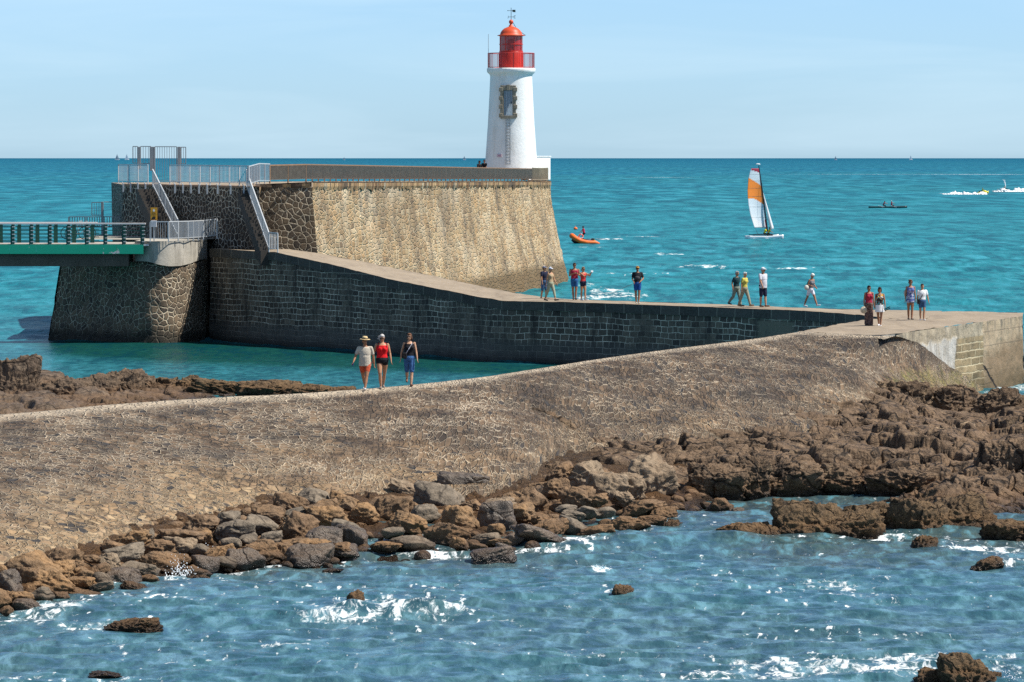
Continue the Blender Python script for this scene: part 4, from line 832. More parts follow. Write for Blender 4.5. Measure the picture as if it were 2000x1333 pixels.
# outcrops on the shelf
rock(1070,868,165,62,'dark cracked outcrop against the middle of the paved slope',mat=M_shelf,seed=330,base=.85,depth=.5)
rock(1290,868,110,26,'black mussel covered hump beside the paved slope',mat=BR['k'],seed=331,base=.8,jag=.3,nf=3)
rock(1660,790,120,42,'dark blocky outcrop at left below the algae paving',mat=M_shelf,seed=332,base=.7,depth=.5)
rock(1760,800,130,50,'dark blocky outcrop in the middle below the algae paving',mat=M_shelf,seed=333,base=.6,depth=.5)
rock(1850,805,120,46,'dark layered outcrop in front of the algae tip',mat=M_shelf,seed=334,base=.5,depth=.5)
rock(1960,812,130,52,'dark outcrop at right edge below the white surf',mat=M_shelf,seed=335,base=.5,depth=.5)
rock(1460,948,90,52,'pale cracked block at the front of the shelf above the pool',mat=M_shelf,seed=336,base=.35,depth=.6)
rock(1540,948,120,42,'blocky brown rock mid front of the shelf',mat=M_shelf,seed=337,base=.3,depth=.6)
rock(1400,955,120,48,'rounded brown block left of the pale cracked block',mat=M_shelf,seed=338,base=.3,depth=.6)
rock(1640,950,120,36,'tilted brown slab rock at the front of the shelf',mat=M_shelf,seed=339,base=.25,depth=.6)
rock(1760,955,130,34,'brown rock under the right half of the shelf front',mat=M_shelf,seed=340,base=.2,depth=.6)
rock(1970,940,110,76,'big leaning dark block at the right edge of the shelf',mat=M_shelf,seed=341,base=.3,depth=.6)
# rocks behind the crest at left
rock(20,782,110,76,'tall dark cracked rock at far left behind the breakwater',mat=M_backrock,seed=350,base=.1,depth=.5)
rock(232,772,80,48,'tallest pale grey boulder on the shore rocks behind the breakwater',mat=M_backrock,seed=351,base=.1,depth=.5)
rock(270,768,60,36,'dark knobbly rock right of the pale grey boulder',mat=M_backrock,seed=352,base=.0,depth=.5)
rock(120,782,110,44,'rounded brown boulder beside the tall dark rock at left',mat=M_backrock,seed=353,base=.1,depth=.5)
rock(180,775,80,38,'brown lump left of the pale grey boulder',mat=M_backrock,seed=354,base=.1,depth=.5)
rock(368,768,80,32,'brown hump on the reef with a pool in front',mat=M_islrock,seed=355,depth=.7)
rock(312,766,70,26,'low brown reef rock right of the dark knobbly one',mat=M_islrock,seed=356,depth=.7)
rock(440,770,130,26,'flat brown reef rock in the middle of the reef',mat=M_islrock,seed=357,depth=.6)
rock(530,773,130,26,'flat brown reef rock in the right half of the reef',mat=M_islrock,seed=358,depth=.6)
rock(600,774,120,27,'brown reef rock near the right end of the reef',mat=M_islrock,seed=359,depth=.6)
rock(655,773,60,16,'smallest reef rock ending the reef behind the walkers',mat=M_islrock,seed=360,depth=.6)
# spray thrown up where waves meet stone
V0, F0 = ico(1)
for (u, v, ww_, hh_, n_, lab, bz) in ((352,1112,26,34,160,'white spray bursting beside the boulders at left',.1),(408,1082,12,26,50,'thin spray behind the dark wet boulders',.3),(672,1186,26,12,90,'white spray over the small rock in the breaking wave',.1),(1975,1325,26,34,120,'white spray beside the corner rock',.1),(1172,1109,20,5,40,'small white splash over a sunken rock',.1)):
    Vs = []; Fs = []; nb = 0; p = np.array(PZ(u, v+hh_*.5, .02)); m_ = mpp(p[1])
    for i in range(n_):
        a = R.normal(); b = abs(R.normal())*.55; r = m_*R.uniform(.35, 1.5)*(1.2-.5*min(1, b)); Vs.append(V0*r*np.array([1, 1, R.uniform(.7, 1.8)])+p+np.array([a*ww_*m_*.45, R.normal()*.15, b*hh_*m_])); Fs.append(F0+nb); nb += len(V0)
    tag(tri_mesh('sea_spray', np.vstack(Vs), np.vstack(Fs), paint('foam_white', (.85,.88,.9), .6, var=.02)), lab, None, None, 'stuff')
# ================================================================== lighthouse
LY = 344.0; k_ = mpp(LY)*1.0
def lz(v): return PY(1000, v, LY).z
def lr(px): return px*k_
LX = XU(998.3, LY)
lh = thing('lighthouse', 'white round lighthouse with red lantern standing on the bastion end', 'lighthouse', (LX, LY, 8.35))
def L(z): return z-8.35
M_lw = NT('lime_washed_wall'); _m = M_lw; _v = _m.uv(kind='Object'); _n = _m.noise(_v, 1.3, 6.0, .65); _n2 = _m.noise(_m.uv(1.5, 1.5, .25, kind='Object'), 1.6, 6.0, .7)
_c = _m.mix(_m.rng(_n, .35, .7), (.86,.86,.84), (.78,.78,.75)); _c = _m.mix(_m.rng(_n2, .52, .75, 0, .6), _c, (.52,.44,.34)); M_lw = _m.fin(_c, .75, [(_m.noise(_v, 5.0, 5.0, .7), .7, .03)], .3)
prof = [(lr(53), L(8.3)), (lr(52), L(lz(330))), (lr(51), L(lz(322))), (lr(49.4), L(lz(300))), (lr(48.2), L(lz(284))), (lr(46.8), L(lz(262))), (lr(45.4), L(lz(243))), (lr(43.9), L(lz(215))), (lr(42.6), L(lz(190))), (lr(41.3), L(lz(160))), (lr(40.9), L(lz(150)))]
MB().lathe(prof, 72).build('tower', M_lw, lh, True)
MB().lathe([(lr(40.9), L(lz(150))), (lr(42), L(lz(146))), (lr(45), L(lz(143.5))), (lr(47), L(lz(141))), (lr(47.4), L(lz(136))), (lr(46.8), L(lz(134))), (lr(20), L(lz(133)))], 72).build('gallery', M_lw, lh, True)
M_red = paint('red_gloss_paint', (.62,.035,.02), .38, var=.1); M_dome = paint('orange_red_dome_paint', (.66,.085,.03), .45, var=.1); M_redr = paint('faded_red_railing', (.55,.045,.04), .5, var=.15)
MB().lathe([(lr(23.4), L(lz(133.5))), (lr(23.4), L(lz(102.5))), (lr(22.6), L(lz(101))), (lr(5), L(lz(101)))], 40).build('lantern_base', M_red, lh, True)
mbp = MB()
for i in range(24):
    a = 2*PI*i/24; mbp.bar((lr(23.5)*math.cos(a), lr(23.5)*math.sin(a), L(lz(132))), (lr(23.5)*math.cos(a), lr(23.5)*math.sin(a), L(lz(103))), .03, .02)
mbp.build('base_ribs', M_red, lh)
gl = NT('red_lantern_glass'); gl.set(gl.b, 'Base Color', (.42,.012,.012)); gl.set(gl.b, 'Roughness', .12); gl.set(gl.b, 'Alpha', .82); M_gl = gl.m
MB().lathe([(lr(21.8), L(lz(101))), (lr(21.8), L(lz(71)))], 40).build('lantern_glass', M_gl, lh, True)
MB().lathe([(.12, L(lz(101))), (.3, L(lz(98))), (.34, L(lz(90))), (.3, L(lz(80))), (.12, L(lz(76)))], 16).build('lamp', paint('lens_glass', (.5,.5,.45), .15), lh, True)
for i in range(8):
    a = 2*PI*(i+.35)/8; MB().bar((lr(22.3)*math.cos(a), lr(22.3)*math.sin(a), L(lz(101))), (lr(22.3)*math.cos(a), lr(22.3)*math.sin(a), L(lz(71))), .07, .05).build('mullion', M_red, lh)
for v_ in (87, 100.5): MB().lathe([(lr(22), L(lz(v_))-.035), (lr(23.2), L(lz(v_))-.035), (lr(23.2), L(lz(v_))+.035), (lr(22), L(lz(v_))+.035)], 40).build('glazing_ring', M_red, lh)
MB().lathe([(lr(21), L(lz(71.5))), (lr(27), L(lz(70.2))), (lr(27), L(lz(69.4))), (lr(21.6), L(lz(68))), (lr(20.6), L(lz(64))), (lr(18), L(lz(60))), (lr(13.5), L(lz(56))), (lr(7), L(lz(53.2))), (lr(4.6), L(lz(52.2))), (lr(4.4), L(lz(50))), (lr(2.6), L(lz(49))), (lr(2.6), L(lz(47.3))), (0, L(lz(47)))], 40).build('dome', M_dome, lh, True)
MB().ell((0, 0, L(lz(43.3))), (lr(4.4), lr(4.4), lr(4.5)), 20).build('ball_finial', M_dome, lh, True)
M_iron = paint('dark_green_iron', (.03,.05,.045), .5)
wv = MB().tube([(0, 0, L(lz(40))), (0, 0, L(lz(15.5)))], .022, 6)
wv.bar((-lr(5.6), 0, L(lz(33.5))), (lr(6.4), 0, L(lz(33.5))), .03); wv.bar((0, -lr(6), L(lz(33.5))), (0, lr(6), L(lz(33.5))), .03)
wv_o = wv.build('weather_vane', M_iron, lh)
ar = MB(); z_ = L(lz(21.3)); ar.bar((-lr(6.5), 0, z_), (lr(5), 0, z_), .03); ar.add([(lr(2.5), -.015, z_-.10), (lr(8.5), -.015, z_-.13), (lr(8.5), -.015, z_+.07), (lr(2.5), -.015, z_+.07), (lr(2.5), .015, z_-.10), (lr(8.5), .015, z_-.13), (lr(8.5), .015, z_+.07), (lr(2.5), .015, z_+.07)], [(0,1,2,3),(7,6,5,4),(0,4,5,1),(1,5,6,2),(2,6,7,3),(3,7,4,0)]); ar.add([(-lr(7.6), 0, z_), (-lr(6), -.02, z_+.05), (-lr(6), -.02, z_-.05), (-lr(6), .02, z_+.05), (-lr(6), .02, z_-.05)], [(0,1,2),(0,4,3),(1,3,4,2),(0,3,1),(0,2,4)]); ar.build('arrow', M_iron, wv_o)
# compass letters of the vane: E and N shapes made of bars
lt = MB(); x0, zc = lr(5.6), L(lz(33.5)); w2 = .13
lt.bar((x0, 0, zc-.1), (x0, 0, zc+.1), .03); lt.bar((x0, 0, zc+.1), (x0+w2, 0, zc+.1), .03); lt.bar((x0, 0, zc), (x0+w2*.8, 0, zc), .03); lt.bar((x0, 0, zc-.1), (x0+w2, 0, zc-.1), .03)
x0 = -lr(5.6); lt.bar((x0, 0, zc-.09), (x0-w2*.4, 0, zc-.1), .03); lt.bar((x0, 0, zc-.09), (x0, 0, zc+.1), .03); lt.build('compass_letters', M_iron, wv_o)
MB().tube([(lr(4), -.02, L(lz(45))), (lr(9), -.05, L(lz(54))), (lr(17), -.1, L(lz(61.5))), (lr(26), -.1, L(lz(68.5))), (lr(28.5), -.1, L(lz(69.5)))], .022, 5).build('lightning_cable', M_iron, lh)
MB().tube([(-lr(44.3), -.1, L(lz(133))), (-lr(44.3), -.1, L(lz(67)))], .018, 5).build('antenna', paint('grey_whip', (.3,.33,.35), .5), lh)
gr = MB(); R_ = lr(45.2); z0_, z1_ = L(lz(133.8)), L(lz(104.5))
for zz, rr in ((z1_, .045), (z0_+.08, .03)):
    gr.tube([(R_*math.cos(2*PI*i/64), R_*math.sin(2*PI*i/64), zz) for i in range(65)], rr*.6, 5, False)
grail = gr.build('gallery_railing', M_redr, lh)
b_ = MB()
for i in range(100):
    a = 2*PI*i/100; b_.bar((R_*math.cos(a), R_*math.sin(a), z0_+.08), (R_*math.cos(a), R_*math.sin(a), z1_), .02)
b_.build('balusters', M_redr, grail)
for i in range(12):
    a = 2*PI*i/12+.1; MB().bar((R_*math.cos(a), R_*math.sin(a), z0_), (R_*math.cos(a), R_*math.sin(a), z1_+.02), .05).build('post', M_redr, grail)
# doorway with its rusticated stone surround
def on_tower(px_off, v_, extra=0.0):
    x = px_off*k_; z = L(lz(v_)); r = np.interp(z, [p[1] for p in prof], [p[0] for p in prof])+extra; return Vector((x, -math.sqrt(max(.01, r*r-x*x)), z))
M_st = mat_concrete('door_surround_stone', (.22,.195,.15), (.33,.29,.225), 2.0, (.08,.07,.05), .5, kind='Object')
dc = -5.8   # px offset of the doorway centre
zt_, zb_ = L(lz(168)), L(lz(232.5)); yf = on_tower(dc, 200).y
ds = MB(); wo_, wi_ = 15.2*k_, 8.8*k_; xc = dc*k_; zi_t, zi_b = L(lz(177)), L(lz(226.5))
def blk(mb, x0, x1, z0, z1, y0, y1, bev=.02): mb.box(((x0+x1)/2, (y0+y1)/2, (z0+z1)/2), (x1-x0, y1-y0, z1-z0))
fw = yf-.14
blk(ds, xc-wo_, xc-wi_, zi_b, zi_t, fw, yf+.5); blk(ds, xc+wi_, xc+wo_, zi_b, zi_t, fw, yf+.5)
blk(ds, xc-wo_, xc+wo_, zi_t, zt_, fw, yf+.5); blk(ds, xc-wo_, xc+wo_, zb_, zi_b, fw-.04, yf+.5)
surround = ds.build('door_surround', M_st, lh, bevel=.012)
for zq in (.10, .36, .62, .88):
    for sgn in (-1, 1):
        z = zb_+(zt_-zb_)*zq; e = MB(); a, b2 = sorted((xc+sgn*(wi_+.05), xc+sgn*(wo_+2.6*k_))); blk(e, a, b2, z-.16, z+.16, fw-.03, yf+.45); e.build('quoin', M_st, surround, bevel=.03)
ky = MB(); blk(ky, xc-.13, xc+.13, zi_t-.02, zt_+.05, fw-.05, yf+.3); ky.build('keystone', M_st, surround, bevel=.02)
M_door = paint('grey_blue_door', (.30,.36,.42), .55, var=.08); dr = MB(); blk(dr, xc-wi_+.03, xc+wi_-.03, zi_b+.02, zi_t-.03, fw+.12, fw+.2); door = dr.build('door', M_door, lh)
g_ = MB()
for i in range(1, 5): blk(g_, xc-wi_+.03+i*(2*wi_-.06)/5-.008, xc-wi_+.03+i*(2*wi_-.06)/5+.008, zi_b+.05, zi_t-.06, fw+.105, fw+.13)
g_.build('board_grooves', paint('dark_gap', (.05,.06,.07), .7), door)
MB().box((xc+wi_-.12, fw+.09, (zi_b+zi_t)/2), (.04, .06, .16)).build('handle', M_iron, door)
MB().box((xc-wi_+.015, fw+.1, (zi_b+zi_t)/2), (.03, .14, zi_t-zi_b)).build('frame', paint('dark_frame', (.04,.05,.055), .6), door)
# ladder
lad = MB(); pa = [on_tower(dc-5.0+1, v_, .12) for v_ in (233, 262, 290, 322)]; pb = [on_tower(dc+4.6-1, v_, .12) for v_ in (233, 262, 290, 322)]
for pp in (pa, pb): lad.tube(pp, .028, 6)
ladder = lad.build('ladder', paint('weathered_steel', (.22,.23,.24), .5, .3), lh)
rg = MB()
for i in range(15):
    v_ = 235+i*6.1; rg.bar(on_tower(dc-4, v_, .12), on_tower(dc+2.6, v_, .12), .03)
rg.build('rungs', paint('weathered_steel', (.3,.3,.3), .5), ladder)
st_ = MB(); p1, p2 = on_tower(dc-5, 233, .03), on_tower(dc+4.5, 322, .02)
sg = MB(); c_ = on_tower(-22.5, 304.3, .03); sg.box(c_, (10.2*k_, .03, 5.6*k_), R=Matrix.Rotation(-.46, 3, 'Z')); sign = sg.build('warning_plate', paint('white_enamel', (.72,.68,.72), .4, var=.03), lh)
sl = MB(); Rz = Matrix.Rotation(-.46, 3, 'Z')
for a in ((0, 2.55, 10.2, .45), (0, -2.55, 10.2, .45), (-4.9, 0, .45, 5.6), (4.9, 0, .45, 5.6), (0, .9, 6, .5), (0, -.1, 7, .5), (0, -1.1, 5, .5)):
    sl.box(c_+Rz@Vector((a[0]*k_, -.022, a[1]*k_)), (a[2]*k_, .012, a[3]*k_), R=Rz)
sl.build('red_lettering', paint('sign_red', (.5,.12,.2), .5), sign)
# white parapet beside the tower
pw_ = thing('parapet_wall', 'low white parapet wall joined to the lighthouse foot on its right', 'wall')
a_, b_p = PY(1028, 306.5, 345.2), PY(1074.5, 306.5, 350.6)
ag_ = math.atan2(b_p.y-a_.y, b_p.x-a_.x); ln_ = math.hypot(b_p.y-a_.y, b_p.x-a_.x); m_ = MB(); m_.box(((a_.x+b_p.x)/2-.2, 348.2, (8.2+a_.z)/2), (ln_, .5, a_.z-8.2), ag_); m_.build('wall', M_lw, pw_, bevel=.03)
MB().box(((a_.x+b_p.x)/2-.2, 348.2, a_.z+.03), (ln_+.08, .6, .07), ag_).build('cap', M_lw, pw_)
# ================================================================== railings
def railing(name, label, path, h, mat, sp=.12, bw=.02, bd=.02, post=1.5, low=.12, topw=.05, pw=.05, parent=None, toph=None, z0=0.0, cat='railing', group=None, bmat=None):
    base = Vector(path[0]); o = thing(name, label, cat, base, group=group) if parent is None else parent
    if parent is not None: base = Vector((0, 0, 0))
    pts = [Vector(p)-base+Vector((0, 0, z0)) for p in path]
    up_ = Vector((0, 0, h)); t = MB(); lo = MB()
    for a, b in zip(pts, pts[1:]): t.bar(a+up_, b+up_, topw, toph or topw); lo.bar(a+Vector((0, 0, low)), b+Vector((0, 0, low)), bw*1.6)
    t.build('top_rail', mat, o); lo.build('bottom_rail', mat, o)
    for a, b in zip(pts, pts[1:]):
        d = b-a; n = max(2, int(d.length/sp)); bb = MB()
        for i in range(n):
            p = a+d*((i+.5)/n); bb.box(p+Vector((0, 0, (low+h)/2)), (bw, bd, h-low), math.atan2(d.y, d.x))
        bb.build('balusters', bmat or mat, o)
        m = max(1, round(d.length/post))
        for i in range(m+1):
            if i == m and b is not pts[-1]: continue
            p = a+d*(i/m); MB().box(p+Vector((0, 0, h/2-.04)), (pw, pw, h+.02), math.atan2(d.y, d.x)).build('post', mat, o)
    return o
up2 = Vector((0, 0, .02)); zc = Vector((0, 0, .32))
dirDE = (E_-D).normalized()
Dm = C2.lerp(D, .1)+Vector((-.2, .3, .12))
pth = [q(527, 240.5, 357)+Vector((0, 0, 0)), D+zc+Vector((-.35, .4, 0)), E_+zc+Vector((-.35, -.4, 0))]
railing('slatted_railing', 'long brown slatted railing along the top of the sunlit bastion wall', pth, .97, M_orail, sp=.105, bw=.012, bd=.085, post=1.9, low=.16, topw=.07, pw=.06, bmat=M_brownrail)
railing('rusty_end_railing', 'short pale and rusty railing round the bastion end below the lighthouse', [E_+zc+Vector((-.3, -.2, 0)), Fp+zc+Vector((-.2, 0, 0)), G+zc+Vector((-.2, .1, 0)), Hh+zc+Vector((0, 0, .1))], 1.05, paint('pale_rusty_paint', (.42,.33,.22), .7, var=.3), sp=.16, bw=.03, bd=.03, post=1.4, low=.1)
# silver railings set out on brackets
def out(p, dx=-.25, dy=-.35, dz=0.1): return Vector((p[0]+dx, p[1]+dy, p[2]+dz))
sA, s303 = out(A), out(A.lerp(B, .33)); s345, sB, sC = out(A.lerp(B, .57)), out(B), out(C1.lerp(B, .1)); sC2 = out(C1, -.05, -.2)
r_a = railing('steel_railing', 'galvanised steel railing at the left corner of the bastion top', [sA, s303], 1.06, M_galv, sp=.14, bw=.02, bd=.02, post=1.1, low=.12, group='galvanised railings')
r_b = railing('steel_railing', 'long galvanised steel railing along the dark bastion top between the two stairs', [s345, sB, sC], 1.06, M_galv, sp=.14, bw=.02, bd=.02, post=1.1, low=.12, group='galvanised railings')
r_c = railing('steel_railing', 'short galvanised railing between the right stair and the brown slats', [C1+Vector((-.6, .2, .06)), q(507, 238.5, 357), q(527, 240.5, 357.5)], 1.06, M_galv, sp=.15, bw=.02, bd=.02, post=1.1, low=.12, group='galvanised railings')
for o_, (a, b), n in ((r_a, (sA, s303), 4), (r_b, (s345, sB), 5), (r_b, (sB, sC), 3)):
    for i in range(n):
        p = a.lerp(b, (i+.5)/n)-o_.location; e = MB(); e.box(p+Vector((.06, .08, -.28)), (.09, .05, .5)); e.bar(p+Vector((0, 0, .05)), p+Vector((.06, .08, -.05)), .05); e.build('bracket', M_galv, o_)
# landing railing and railing behind
LYp = 230.35
rl = [Vector((XU(294, 230.6), 230.6, 5.52)), Vector((XU(330, 230.7), 230.7, 5.52)), Vector((XU(368, 232.4), 232.4, 5.52)), Vector((XU(398, 235.1), 235.1, 5.52)), Vector((XU(425, 235.8), 235.8, 5.60))]
railing('landing_railing', 'galvanised railing curving round the concrete landing at the bridge end', rl, 1.04, M_galv, sp=.12, bw=.02, bd=.03, post=1.05, low=.14, group='galvanised railings')
rb = [PY(134, 446, 250), PY(236, 446, 250)]
railing('rear_railing', 'grey railing behind the bridge end, seen between bridge rails and bastion', rb, .66, M_galv2, sp=.14, bw=.05, bd=.02, post=1.2, low=.08)
# gates
def gate(name, label, u0, u1, v0, v1, Y, posts, bars, cat='gate', parts=True, wide=.28):
    g = thing(name, label, cat, (XU((u0+u1)/2, Y), Y, PY(u0, v1, Y).z)); gx, gz = g.location.x, g.location.z
    zt, zb = PY(u0, v0, Y).z-gz, 0
    for (ua_, ub_, va, vb) in bars:
        f = MB(); xa, xb = XU(ua_, Y)-gx, XU(ub_, Y)-gx; za, zb_2 = PY(0, va, Y).z-gz, PY(0, vb, Y).z-gz
        for z in (za, zb_2): f.bar((xa, 0, z), (xb, 0, z), .045)
        for x in (xa, xb): f.bar((x, 0, za), (x, 0, zb_2), .045)
        f.build('panel_frame', M_galv2, g); b = MB(); n = max(2, int((xb-xa)/.135))
        for i in range(1, n): b.bar((xa+(xb-xa)*i/n, 0, za), (xa+(xb-xa)*i/n, 0, zb_2), .024)
        b.build('panel_bars', M_galv2, g)
    for (up_, va, vb, wd) in posts:
        x = XU(up_, Y)-gx; za, zb_2 = PY(0, va, Y).z-gz, PY(0, vb, Y).z-gz
        MB().box((x, 0, (za+zb_2)/2), (wd, .14, za-zb_2)).build('post', M_galv2, g, bevel=.01)
    return g
gate('security_gate', 'tall grey barred steel gate with wide posts on the bastion top', 260, 365, 287, 357, 245.5, [(273, 287, 330, .2), (297.5, 287, 334, .22), (303, 287, 358, .09), (351, 287, 358, .2)], [(261, 270, 286.5, 319), (276, 296, 286.5, 320), (304, 346, 287, 354), (355, 364, 288, 320)])
gate('side_gate', 'small grey barred gate panel on a post behind the bridge end', 180, 204, 396, 433, 250, [(201, 394.5, 462, .14)], [(180.5, 199, 396, 421)])
MB_w = MB().tube([PY(204, 395, 250), PY(237, 395.5, 250)], .025, 5); tag(MB_w.build('steel_wire', M_galv2), 'thin wire running from the side gate post to the bastion', 'wire')
# stairs
def staircase(name, label, top, bot, n, width, side, group='stairs down the bastion wall'):
    o = thing(name, label, 'staircase', bot, group=group); b0 = Vector(bot); d = Vector(bot)-Vector(top); hd = Vector((d.x, d.y, 0)); run = hd.length; hd.normalize(); nr = Vector((hd.y, -hd.x, 0))*side
    s_ = MB(); ang = math.atan2(hd.y, hd.x)
    for i in range(n):
        p = Vector(top)+Vector((hd.x, hd.y, 0))*run*(i+.5)/n; z1 = top[2]+(d.z)*(i+1)/n; c_ = p+nr*width/2
        s_.box((c_.x-b0.x, c_.y-b0.y, z1-.35-b0.z), (run/n+.02, width, .8), ang)
    s_.build('stone_steps', paint('dark_step_stone', (.07,.06,.05), .9, var=.3), o)
    for off_, nm in ((width-.05, 'outer'),):
        a = Vector(top)+nr*off_-b0; b = Vector(bot)+nr*off_-b0
        t = MB(); t.bar(a+Vector((0, 0, 1.0)), b+Vector((0, 0, 1.0)), .06); t.build('handrail', M_galv, o)
        t = MB(); t.bar(a+Vector((0, 0, .16)), b+Vector((0, 0, .16)), .045); t.build('lower_rail', M_galv, o)
        t = MB(); m = int((b-a).length/.16)
        for i in range(m): p = a.lerp(b, (i+.5)/m); t.box(p+Vector((0, 0, .58)), (.022, .022, .84))
        t.build('balusters', M_galv, o)
        for i in range(5): p = a.lerp(b, i/4); MB().box(p+Vector((0, 0, .5)), (.05, .05, 1.0)).build('post', M_galv, o)
    return o
Ts, Bs = Vector((XU(302, 242.8)-1.0, 242.8, 8.35)), Vector((XU(352, 237.5)-1.0, 237.5, 5.5))
staircase('staircase', 'left stone stair with galvanised handrail going down to the bridge landing', Ts, Bs, 17, 1.0, -1)
T2 = Vector((XU(482, 235.2)-.45, 235.2, 8.35)); B2 = Vector((XU(526, 229.4)-.45, 229.4, 4.98))
s2 = staircase('staircase', 'right stone stair with galvanised handrail going down to the jetty walkway', T2, B2, 19, .5, -1)
railing('stair_foot_railing', 'short railing at the foot of the right stair', [Vector((XU(526, 229.2), 229.2, 5.0)), Vector((XU(543, 228.6), 228.6, 4.98))], 1.0, M_galv, sp=.12, bw=.022, bd=.03, post=.6, low=.14)
# ================================================================== footbridge
bz = 5.26; BY = 230.6
fb = thing('footbridge', 'green steel footbridge with white handrails and peeling paint ending at the landing', 'footbridge', (XU(0, BY), BY, bz)); ox, oy = fb.location.x, BY
M_gr = NT('peeling_green_paint'); _m = M_gr; _v = _m.uv(kind='Object'); _n = _m.noise(_m.uv(.8, 1, .8, kind='Object'), 1.1, 7.0, .72); M_gr = _m.fin(_m.mix(_m.rng(_n, .64, .655), (.01,.40,.23), (.62,.58,.55)), .45, [(_n, .3, .01)], .4)
M_gr2 = paint('dark_green_steel', (.01,.085,.06), .5, var=.15); M_wr = paint('chalky_white_handrail', (.72,.66,.62), .6, var=.12); M_gird = mat_concrete('brown_girder', (.10,.08,.06), (.14,.115,.09), 1.0, (.05,.04,.03), .5, kind='Object')
xl, xr = XU(-330, BY)-ox, XU(281, BY)-ox; Lb = xr-xl; cxm = (xl+xr)/2
M0 = MB(); nseg = 13
for i in range(nseg):
    a = xr-(i+1)*1.45; b = xr-i*1.45-.012; M0.box(((a+b)/2, 0, -.19), (b-a, .06, .50))
M0.build('fascia', M_gr, fb)
MB().box((cxm, 1.6, .05), (Lb, 3.2, .10)).build('deck', mat_concrete('pinkish_deck', (.42,.36,.31), (.5,.43,.38), kind='Object'), fb)
MB().box((xr+.1, 1.6, .04), (.35, 3.2, .10)).build('end_plate', M_wr, fb)
MB().box((cxm-.4, .75, -.78), (Lb-.9, .8, .68)).build('girder', M_gird, fb)
MB().box((cxm-.4, 2.7, -.78), (Lb-.9, .8, .68)).build('girder', M_gird, fb)
for yy, nm in ((0.06, 'near'), (3.15, 'far')):
    xr2 = xr+.12 if nm == 'near' else XU(180, BY)-ox
    hr = MB(); hr.box(((xl+xr2)/2, yy, 1.19), (xr2-xl, .13, .085)); hr.build('handrail', M_wr, fb, bevel=.01)
    for k in range(5): MB().bar((xl, yy-.03, .22+k*.2), (xr2+.1, yy-.03, .22+k*.2), .035).build('cable_rail', M_gr2 if k != 4 else M_gr2, fb)
    u = 26.0+36.2*7-36.2*16; 
    for i in range(18):
        x = XU(26+36.2*(i-10), BY)-ox
        if x > xr2: break
        pm = MB(); pm.box((x, yy, .58), (.17, .10, 1.14)); pm.box((x-.1, yy+.02, .55), (.05, .16, 1.0)); post_o = pm.build('post', M_gr2, fb)
        if nm == 'near':
            for k in range(5): pl = MB(); pl.box((x+.05, yy-.075, .22+k*.2), (.17, .03, .04)); pl.build('rail_clamp', M_wr, post_o)
# orange notice on a post
sgn = thing('notice_sign', 'tall orange notice board with pictogram on a post at the bridge landing', 'sign', (XU(301.5, 231.2), 231.2, 5.5))
k3 = mpp(231.2); zz = lambda v_: PY(301, v_, 231.2).z-5.5
M_or = paint('orange_enamel', (.72,.33,.02), .45, var=.04)
MB().box((0, 0, (zz(406)+zz(430))/2), (12.8*k3, .04, 24.5*k3)).build('board', M_or, sgn)
ic = MB(); ic.box((0, -.025, zz(412)), (3.6*k3, .01, 3*k3)); ic.add([(-2.4*k3, -.03, zz(410.6)), (2.4*k3, -.03, zz(410.6)), (0, -.03, zz(408.4))], [(0, 1, 2)]); ic.build('white_pictogram', paint('sign_white', (.85,.85,.85), .5), sgn)
tx = MB()
for i, (v_, w_) in enumerate(((416, 9), (417.6, 8), (419.2, 9), (420.8, 6))): tx.box((0, -.025, zz(v_)), (w_*k3, .008, .5*k3))
tx.build('text_lines', paint('sign_brown', (.3,.14,.03), .6), sgn)
bk = MB(); bk.add([((x-301.5)*k3, -.03, zz(v_)) for x, v_ in ((296.5, 429), (297, 426.5), (299.5, 424), (303, 423.2), (306, 425), (303.5, 425.6), (304.5, 427.5), (307, 429.5), (296.5, 429.8))], [tuple(range(9))]); bk.build('black_pictogram', paint('sign_black', (.01,.01,.01), .6), sgn)
MB().box((0, .05, zz(448)), (.06, .06, zz(408)-.0-zz(448)+1.0)).build('post', M_galv, sgn)
MB().box((.0, -.07, zz(437.5)), (11*k3, .2, 12.5*k3)).build('meter_box', paint('pale_grey_box', (.62,.63,.66), .5), sgn, bevel=.01)
# bicycles leaning behind the bridge rail
def bike(x, y, z, rz, colr, label):
    o = thing('bicycle', label, 'bicycle', (x, y, z), rz, group='bicycles parked on the bridge landing'); M_t = paint('black_tyre', (.02,.02,.02), .8); M_f = paint('frame_'+colr[0], colr[1], .4)
    for sx in (-.52, .52):
        t = MB(); t.tube([(sx+.33*math.cos(a*PI/12), 0, .34+.33*math.sin(a*PI/12)) for a in range(25)], .022, 6, False); wh = t.build('wheel', M_t, o)
        s_ = MB()
        for a in range(10): s_.bar((sx, 0, .34), (sx+.31*math.cos(a*PI/5), 0, .34+.31*math.sin(a*PI/5)), .006)
        s_.build('spokes', M_galv, wh)
    f = MB(); bb = (-.05, 0, .30); st = (-.2, 0, .85); hd_ = (.36, 0, .82); hd2 = (.40, 0, .66)
    for a, b in ((bb, st), (st, hd_), (bb, hd2), ((-.52, 0, .34), bb), ((-.52, 0, .34), (-.17, 0, .74)), (hd_, (.52, 0, .34)), (hd_, (.34, 0, .98))): f.tube([a, b], .018, 6)
    f.build('frame', M_f, o); MB().ell((-.22, 0, .93), (.13, .07, .035), 10).build('saddle', M_t, o); MB().tube([(.30, -.27, 1.0), (.36, -.1, 1.0), (.36, .1, 1.0), (.30, .27, 1.0)], .015, 6).build('handlebar', M_galv, o)
    return o
bike(XU(158, 235.5), 235.5, 5.5, .2, ('grey', (.35,.38,.4)), 'grey bicycle parked at left behind the bridge rails')
